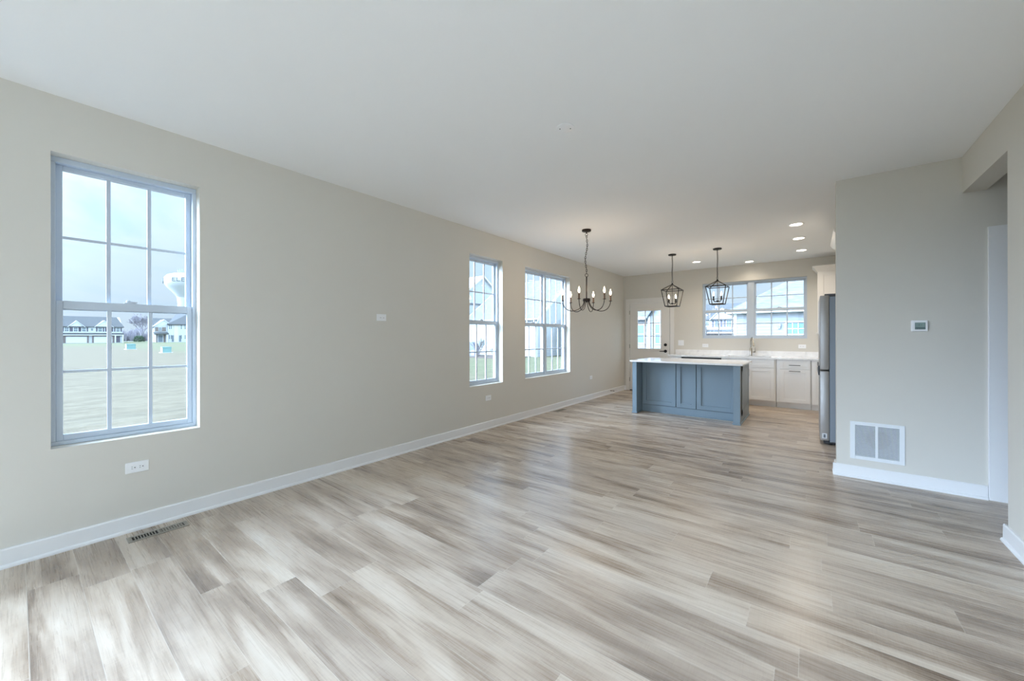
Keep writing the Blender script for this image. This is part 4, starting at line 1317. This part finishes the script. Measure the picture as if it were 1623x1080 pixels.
# water tower
def water_tower():
    cx, cy, R = -262.0, 55.3, 8.2
    z0, z1 = 24.2 - 0.6, 35.4
    root = thing('water_tower', 'white water tower with ELB lettering on the horizon', 'water tower', (cx, cy, 0))
    m = MB(); m.lathe([(2.9, GZ), (2.9, 20.0), (3.2, 22.6)], seg=40); m.build('pedestal', M_TANK, root, smooth=True)
    m = MB(); m.lathe([(3.2, 22.4), (4.0, 24.0), (7.2, 27.6), (R, 29.4), (R + 0.25, 31.0), (R, 32.8), (6.9, 34.2), (4.5, 35.1), (2.0, 35.45), (0, 35.5)], seg=56); m.build('tank', M_TANK, root, smooth=True)
    m = MB()
    for k in range(9):
        a = math.radians(-80 + k * 25)
        m.tube([(2.6 * math.cos(a), 2.6 * math.sin(a), 35.1), (2.6 * math.cos(a), 2.6 * math.sin(a), 36.9 + 0.9 * (k % 3) / 2)], 0.10, 6)
        m.box(2.6 * math.cos(a) - 0.2, 2.6 * math.cos(a) + 0.2, 2.6 * math.sin(a) - 0.25, 2.6 * math.sin(a) + 0.25, 36.0, 37.2)
    m.tube([(2.6 * math.cos(2 * PI * k / 20), 2.6 * math.sin(2 * PI * k / 20), 36.1) for k in range(20)], 0.08, 5, closed=True)
    m.build('antenna', pbr('grey_antenna', rgb(150, 160, 170), 0.6), root)
    m = MB()
    # antenna panels on the rim at the left as seen from the house
    d = Vector((3.57 - cx, 0 - cy, 0)).normalized()
    lft = Vector((-d.y, d.x, 0)) * -1
    for k in range(4):
        p = lft * (R + 0.35) + d * (k * 0.5 - 0.7)
        m.box(p.x - 0.2, p.x + 0.2, p.y - 0.2, p.y + 0.2, 29.4 + 0.2 * k, 32.2 - 0.3 * k)
    m.build('antenna_panel', pbr('dark_antenna', rgb(110, 120, 132), 0.6), root)
    # lettering wrapped round the tank
    txt = 'ELBURN'
    FONT = {
        'E': [((0, 0), (0, 1)), ((0, 0), (1, 0)), ((0, .5), (.85, .5)), ((0, 1), (1, 1))],
        'L': [((0, 0), (0, 1)), ((0, 0), (1, 0))],
        'B': [((0, 0), (0, 1)), ((0, 0), (.85, 0)), ((0, .5), (.85, .5)), ((0, 1), (.85, 1)), ((.85, 0), (1, .12)), ((1, .12), (1, .38)), ((1, .38), (.85, .5)), ((.85, .5), (1, .62)), ((1, .62), (1, .88)), ((1, .88), (.85, 1))],
        'U': [((0, .15), (0, 1)), ((0, .15), (.15, 0)), ((.15, 0), (.85, 0)), ((.85, 0), (1, .15)), ((1, .15), (1, 1))],
        'R': [((0, 0), (0, 1)), ((0, 1), (.85, 1)), ((.85, 1), (1, .85)), ((1, .85), (1, .62)), ((1, .62), (.85, .5)), ((.85, .5), (0, .5)), ((.6, .5), (1, 0))],
        'N': [((0, 0), (0, 1)), ((0, 1), (1, 0)), ((1, 0), (1, 1))],
    }
    base = math.atan2(d.y, d.x) + math.radians(4)
    lw, gap, hgt = 1.42, 0.58, 1.75
    tot = len(txt) * lw + (len(txt) - 1) * gap
    m = MB()
    for i, ch in enumerate(txt):
        s0 = -tot / 2 + i * (lw + gap)
        for (p, q) in FONT[ch]:
            pts = []
            for t in (0, 0.5, 1):
                u = s0 + (p[0] + (q[0] - p[0]) * t) * lw
                z = 30.35 + (p[1] + (q[1] - p[1]) * t) * hgt
                a = base + u / (R + 0.25)
                pts.append(((R + 0.24) * math.cos(a), (R + 0.24) * math.sin(a), z))
            m.tube(pts, 0.17, 5)
    m.build('lettering', M_TANKTXT, root, label='grey capital letters ELBURN')
water_tower()

# utility pedestals
def utility_box(label, x, y, w, d, h):
    root = thing('utility_box', label, 'utility box', (x, y, GZ), group='green utility pedestals on the lawn')
    m = MB(); m.box(-w / 2, w / 2, -d / 2, d / 2, 0, h * 0.82, 0.02); m.build('cabinet', M_BOXG, root)
    m = MB(); m.prism([(-d / 2 - 0.03, h * 0.82), (d / 2 + 0.03, h * 0.82), (d / 2 + 0.03, h * 0.92), (d / 2 - 0.1, h), (-d / 2 - 0.03, h)], 0, -w / 2 - 0.03, w / 2 + 0.03); m.build('lid', M_BOXG, root)
    m = MB(); m.box(-w / 2 - 0.004, w / 2 + 0.034, -d / 2 - 0.015, -d / 2, 0.05, h * 0.8); m.build('side_plate', M_BOXW, root)
    m = MB(); m.box(-w / 2 - 0.15, w / 2 + 0.15, -d / 2 - 0.15, d / 2 + 0.15, 0, 0.05); m.build('concrete_pad', M_STONE, root)
utility_box('farther green utility box on the lawn beyond the near window', -79.4, 10.8, 1.0, 1.0, 0.85)
utility_box('nearer green utility box on the lawn beyond the near window', -57.5, 11.0, 0.9, 0.8, 0.72)

# trees and shrubs
def branches(m, p, d, L, r, depth, rg, spread=0.55, minr=0.0):
    q = p + d * L
    bend = Vector((rg.uniform(-1, 1), rg.uniform(-1, 1), rg.uniform(-0.2, 0.8))) * L * 0.08
    m.tube([p, (p + q) / 2 + bend, q], [max(r, minr), max(r * 0.85, minr), max(r * 0.7, minr)], 5 if depth > 1 else 4, cap=False)
    if depth == 0:
        return
    n = 3 if depth > 1 else 4
    for k in range(n):
        nd = (d + Vector((rg.uniform(-1, 1), rg.uniform(-1, 1), rg.uniform(-0.35, 0.7))) * spread).normalized()
        st = p.lerp(q, rg.uniform(0.55, 1.0)) if k else q
        branches(m, st, nd, L * rg.uniform(0.62, 0.82), r * 0.62, depth - 1, rg, spread, minr)
def bare_tree(name, label, cat, x, y, h, mat, seed, depth=5, minr=0.0, multi=1, spread=0.6, group=None):
    rg = random.Random(seed)
    root = thing(name, label, cat, (x, y, GZ + (0.05 if multi > 1 else 0)), group=group)
    m = MB()
    if multi == 1:
        m.tube([(0, 0, 0), (0, 0, h * 0.22)], [h * 0.028, h * 0.02], 8)
        m.build('trunk', mat, root)
        m = MB()
        for k in range(4):
            d = Vector((rg.uniform(-0.7, 0.7), rg.uniform(-0.7, 0.7), 1)).normalized()
            branches(m, Vector((0, 0, h * 0.19)), d, h * 0.24, h * 0.015, depth - 1, rg, spread, minr)
        m.build('crown', mat, root)
    else:
        for k in range(multi):
            d = Vector((rg.uniform(-0.8, 0.8), rg.uniform(-0.8, 0.8), 1)).normalized()
            branches(m, Vector((rg.uniform(-0.08, 0.08), rg.uniform(-0.08, 0.08), 0)), d, h * 0.36, h * 0.012, depth, rg, spread, minr)
        m.build('twigs', mat, root)
    return root
bare_tree('bare_tree', 'tall bare spreading tree between the two far white houses', 'tree', -225, 33.0, 13.5, M_BARKFAR, 11, 6, 0.035, spread=0.85)
bare_tree('bare_tree', 'short bare tree by the garage of the far shuttered townhouse', 'tree', -9.6, 66, 4.6, M_BARK, 9, 4, 0.02)
bare_tree('bare_shrub', 'leafless shrub beside the covered grill at the neighbour wall', 'shrub', -20.6, 25.9, 1.9, M_BARK, 5, 3, 0.007, multi=7, group='leafless shrubs along the neighbour house')
bare_tree('bare_shrub', 'low leafless shrub right of the grill, in mulch', 'shrub', -18.9, 26.4, 1.0, M_BARK, 6, 3, 0.006, multi=8, group='leafless shrubs along the neighbour house')
bare_tree('bare_shrub', 'leafless shrub at house corner, seen through left of twin window', 'shrub', -16.9, 27.2, 1.2, M_BARK, 8, 3, 0.006, multi=8, group='leafless shrubs along the neighbour house')
def blob(name, label, cat, x, y, w, d, h, mat, seed, n=220, kind=None):
    rg = random.Random(seed)
    m = MB()
    for k in range(n):
        a, e = rg.uniform(0, 2 * PI), rg.uniform(0, 1)
        rr = math.sqrt(rg.uniform(0.2, 1))
        zz = h * e * 0.9
        f = math.sqrt(max(0.05, 1 - (e - 0.25) ** 2 / 0.7))
        s = rg.uniform(0.10, 0.2) * h
        c = Vector((w / 2 * rr * f * math.cos(a), d / 2 * rr * f * math.sin(a), zz + s * 0.4))
        m.lathe([(0, -s * 0.5), (s * 0.5, -s * 0.15), (s * 0.4, s * 0.3), (0, s * 0.6)], c, 5)
    o = m.build(name, mat)
    o.location = (x, y, GZ)
    return tag(o, label, cat, kind=kind)
blob('evergreen_bush', 'round dark green bush between the far houses', 'bush', -205, 29.5, 3.2, 3.2, 2.4, M_BUSH, 4)
# distant woodland edge: innumerable bare saplings
rg = random.Random(12)
m = MB()
for k in range(420):
    yy = rg.uniform(22, 44)
    xx = -262 + rg.uniform(-8, 8)
    hh = rg.uniform(4.0, 6.6) * (0.85 + 0.25 * math.sin(yy * 0.9))
    p = Vector((xx, yy, GZ))
    for j in range(4):
        q = p + Vector((rg.uniform(-1, 1), rg.uniform(-1.2, 1.2), hh * rg.uniform(0.6, 1.0)))
        m.tube([p, p.lerp(q, 0.5) + Vector((0, rg.uniform(-.3, .3), 0)), q], [0.16, 0.12, 0.07], 4, cap=False)
tag(m.build('woodland_edge', M_BARKFAR), 'hazy purple-grey bare woodland on the horizon between far houses', 'woodland', kind='stuff')
m = MB(); m.box(-236, -229, -60, 60, GZ, GZ + 0.04)
struct(m.build('road', M_ROAD), 'pale grey road in front of the far woodland', 'road')

# neighbour house seen through the middle and twin windows
NB = dict(a=-25.2, b=-16.4, y0=29.4, y1=42.0, ze=2.95, s=0.70)
def neighbour():
    root = thing('neighbour_house', 'white sided gable house next door, seen through the twin window', 'building')
    a, b, y0, y1, ze = NB['a'], NB['b'], NB['y0'], NB['y1'], NB['ze']
    zr = ze + NB['s'] * (y1 - y0) / 2
    m = MB(); m.box(a, b, y0, y1, GZ, ze); m.prism([(y0, ze), (y1, ze), ((y0 + y1) / 2, zr - 0.02)], 0, a, b); laps(m, 0, y0, a, b, GZ, ze, -1); laps(m, 1, b, y0, y1, GZ, ze, 1); m.build('wall', M_SIDE, root)
    m = MB(); gable_roof_x(m, a, b, y0, y1, ze + 0.16, zr + 0.16, 0.30); m.build('roof', M_ROOF, root)
    m = MB()
    for xe in (a - 0.34, b + 0.30):
        for sgn in (1, -1):
            ye = y0 - 0.3 if sgn > 0 else y1 + 0.3
            ym = (y0 + y1) / 2
            zl = ze + 0.16 - 0.3 * NB['s']
            m.slab([(xe, ye, zl + 0.02), (xe, ym, zr + 0.18), (xe + 0.05, ym, zr + 0.18), (xe + 0.05, ye, zl + 0.02)], 0.26)
    m.box(a - 0.3, b + 0.3, y0 - 0.42, y0 - 0.30, ze - 0.12, ze + 0.02)
    m.build('fascia', M_EXTRIM, root)
    m = MB(); m.box(b - 0.02, b + 0.04, y0 - 0.02, y0 + 0.14, GZ, ze); m.box(b - 0.14, b + 0.04, y0 - 0.045, y0, GZ, ze); m.build('corner_board', M_EXTRIM, root)
    M = Matrix.Translation((0, y0 - 0.025, 0))
    for u in (-24.2, -23.1, -20.95):
        ext_window(root, M, u, 1.20, 0.85, 1.75, 3, 4, pbr('teal_glass', rgb(150, 176, 178), 0.2))
    m = MB(); m.box(-19.4, -19.2, y0 - 0.1, y0, 1.6, 1.85); m.build('wall_lamp', M_BLACK, root)
neighbour()
m = MB(); m.box(-25.5, -16.9, 25.0, 29.25, GZ, GZ + 0.05)
tag(m.build('mulch_bed', M_MULCH), 'brown mulch bed along the neighbour house wall', 'mulch bed', kind='stuff')
# covered grill
ob = thing('covered_grill', 'grey-blue covered barbecue grill by the neighbour house wall', 'grill', (-22.3, 26.9, GZ + 0.05))
m = MB(); m.prism([(-0.75, 0.0), (0.75, 0.0), (0.78, 0.75), (0.62, 1.15), (0.35, 1.30), (-0.35, 1.30), (-0.62, 1.15), (-0.78, 0.75)], 1, -0.32, 0.32); m.build('cover', M_GRILLCV, ob)
m = MB(); m.box(0.3, 0.72, -0.335, -0.32, 0.05, 0.55); m.build('side_flap', pbr('pale_flap', rgb(150, 158, 172), 0.7), ob)
# taller gabled townhouse behind it
def back_house():
    root = thing('gabled_house', 'tall pale gabled house behind the neighbour, through the middle window', 'building')
    m = MB(); m.box(-42, -32.3, 18, 50, GZ, 6.0); m.build('wall', M_SIDE, root)
    m = MB(); gable_roof_y(m, -42, -32.3, 18, 50, 6.0, 9.75, 0.4); m.build('roof', M_ROOF, root)
    gc, gz = 39.3, 9.55
    m = MB(); m.prism([(gc - 5.2, 6.0), (gc + 5.2, 6.0), (gc, gz - 0.15)], 0, -37, -32.0); m.box(-34, -32.0, gc - 5.2, gc + 5.2, GZ, 6.0); g = m.build('gable', M_SIDE, root)
    t = MB()
    for s in (-1, 1):
        t.slab([(-31.7, gc + s * 5.6, 5.75), (-31.7, gc, gz + 0.1), (-37, gc, gz + 0.1), (-37, gc + s * 5.6, 5.75)], 0.22)
    t.build('gable_trim', M_EXTRIM, g)
back_house()

# ranch house beyond the sink window
def hip_house():
    root = thing('ranch_house', 'white sided house with grey hip roof beyond the sink window', 'building')
    x0, x1, y0, y1, ze = -0.27, 13.0, 28.0, 40.0, 2.78
    m = MB(); m.box(x0, x1, y0, y1, GZ, ze); laps(m, 0, y0, x0, x1, GZ, ze, -1); m.build('wall', M_SIDEDIM, root)
    o = 0.38; k = 0.66
    xa, xb, ya, yb, z0 = x0 - o, x1 + o, y0 - o, y1 + o, ze + 0.10
    hh = (yb - ya) / 2
    zr = z0 + hh * k
    m = MB()
    A, Bq, C, D = (xa, ya, z0), (xb, ya, z0), (xb, yb, z0), (xa, yb, z0)
    R0, R1 = (xa + hh, ya + hh, zr), (xb - hh, ya + hh, zr)
    m.slab([A, Bq, R1, R0], 0.12); m.slab([C, D, R0, R1], 0.12); m.slab([D, A, R0], 0.12); m.slab([Bq, C, R1], 0.12)
    m.build('roof', M_ROOF, root)
    m = MB(); m.box(xa - 0.1, xb, ya - 0.12, ya, z0 - 0.16, z0 + 0.02); m.box(xa - 0.12, xa, ya - 0.12, yb, z0 - 0.16, z0 + 0.02); m.box(xa, xb, ya, y0, z0 - 0.18, z0 - 0.13); m.build('gutter', M_EXTRIM, root)
    m = MB(); m.box(x0 - 0.03, x0 + 0.13, y0 - 0.04, y0, GZ, ze); m.build('corner_board', M_EXTRIM, root)
    M = Matrix.Translation((0, y0 - 0.025, 0))
    ext_window(root, M, 2.86, 1.39, 0.82, 1.36, 3, 4, M_FWINDK, 0.10)
    m = MB(); m.box(2.00, 2.16, y0 - 0.12, y0, 1.88, 2.05); m.box(2.02, 2.14, y0 - 0.10, y0 - 0.01, 1.74, 1.86); m.build('wall_lamp', pbr('grey_wall_lamp', rgb(120, 132, 140), 0.5), root)
hip_house()
# house beyond the back door
def door_house():
    root = thing('sided_house', 'white sided house seen through the back door glass', 'building')
    m = MB(); m.box(-15, -6.9, 33.2, 43, GZ, 2.95); m.box(-6.9, -4.6, 32.0, 36.0, GZ, 2.95); m.prism([(-6.95, 2.95), (-4.55, 2.95), (-5.75, 4.75)], 1, 32.0, 36.0); laps(m, 0, 33.2, -15, -6.9, GZ, 2.95, -1); laps(m, 0, 32.0, -6.9, -4.6, GZ, 2.95, -1); m.build('wall', M_SIDEDIM, root)
    m = MB(); m.slab([(-15.4, 32.8, 2.95), (-6.6, 32.8, 2.95), (-6.6, 38.1, 6.2), (-15.4, 38.1, 6.2)], 0.14); m.build('roof', M_ROOF, root)
    m = MB()
    m.slab([(-7.2, 31.7, 2.72), (-5.75, 31.7, 4.92), (-5.75, 36.2, 4.92), (-7.2, 36.2, 2.72)], 0.14); m.slab([(-5.75, 31.7, 4.92), (-4.3, 31.7, 2.72), (-4.3, 36.2, 2.72), (-5.75, 36.2, 4.92)], 0.14)
    m.build('gable_roof', M_ROOF, root)
    m = MB(); m.box(-15.4, -6.9, 32.68, 32.8, 2.72, 2.95); m.box(-7.05, -6.85, 31.9, 33.2, GZ, 2.95); m.build('fascia', M_EXTRIM, root)
    ext_window(root, Matrix.Translation((0, 33.175, 0)), -8.2, 1.50, 0.85, 1.55, 1, 2, M_FWINDK)
    ext_window(root, Matrix.Translation((0, 31.975, 0)), -6.05, 1.50, 0.75, 1.55, 2, 2, M_FWINDK)
door_house()
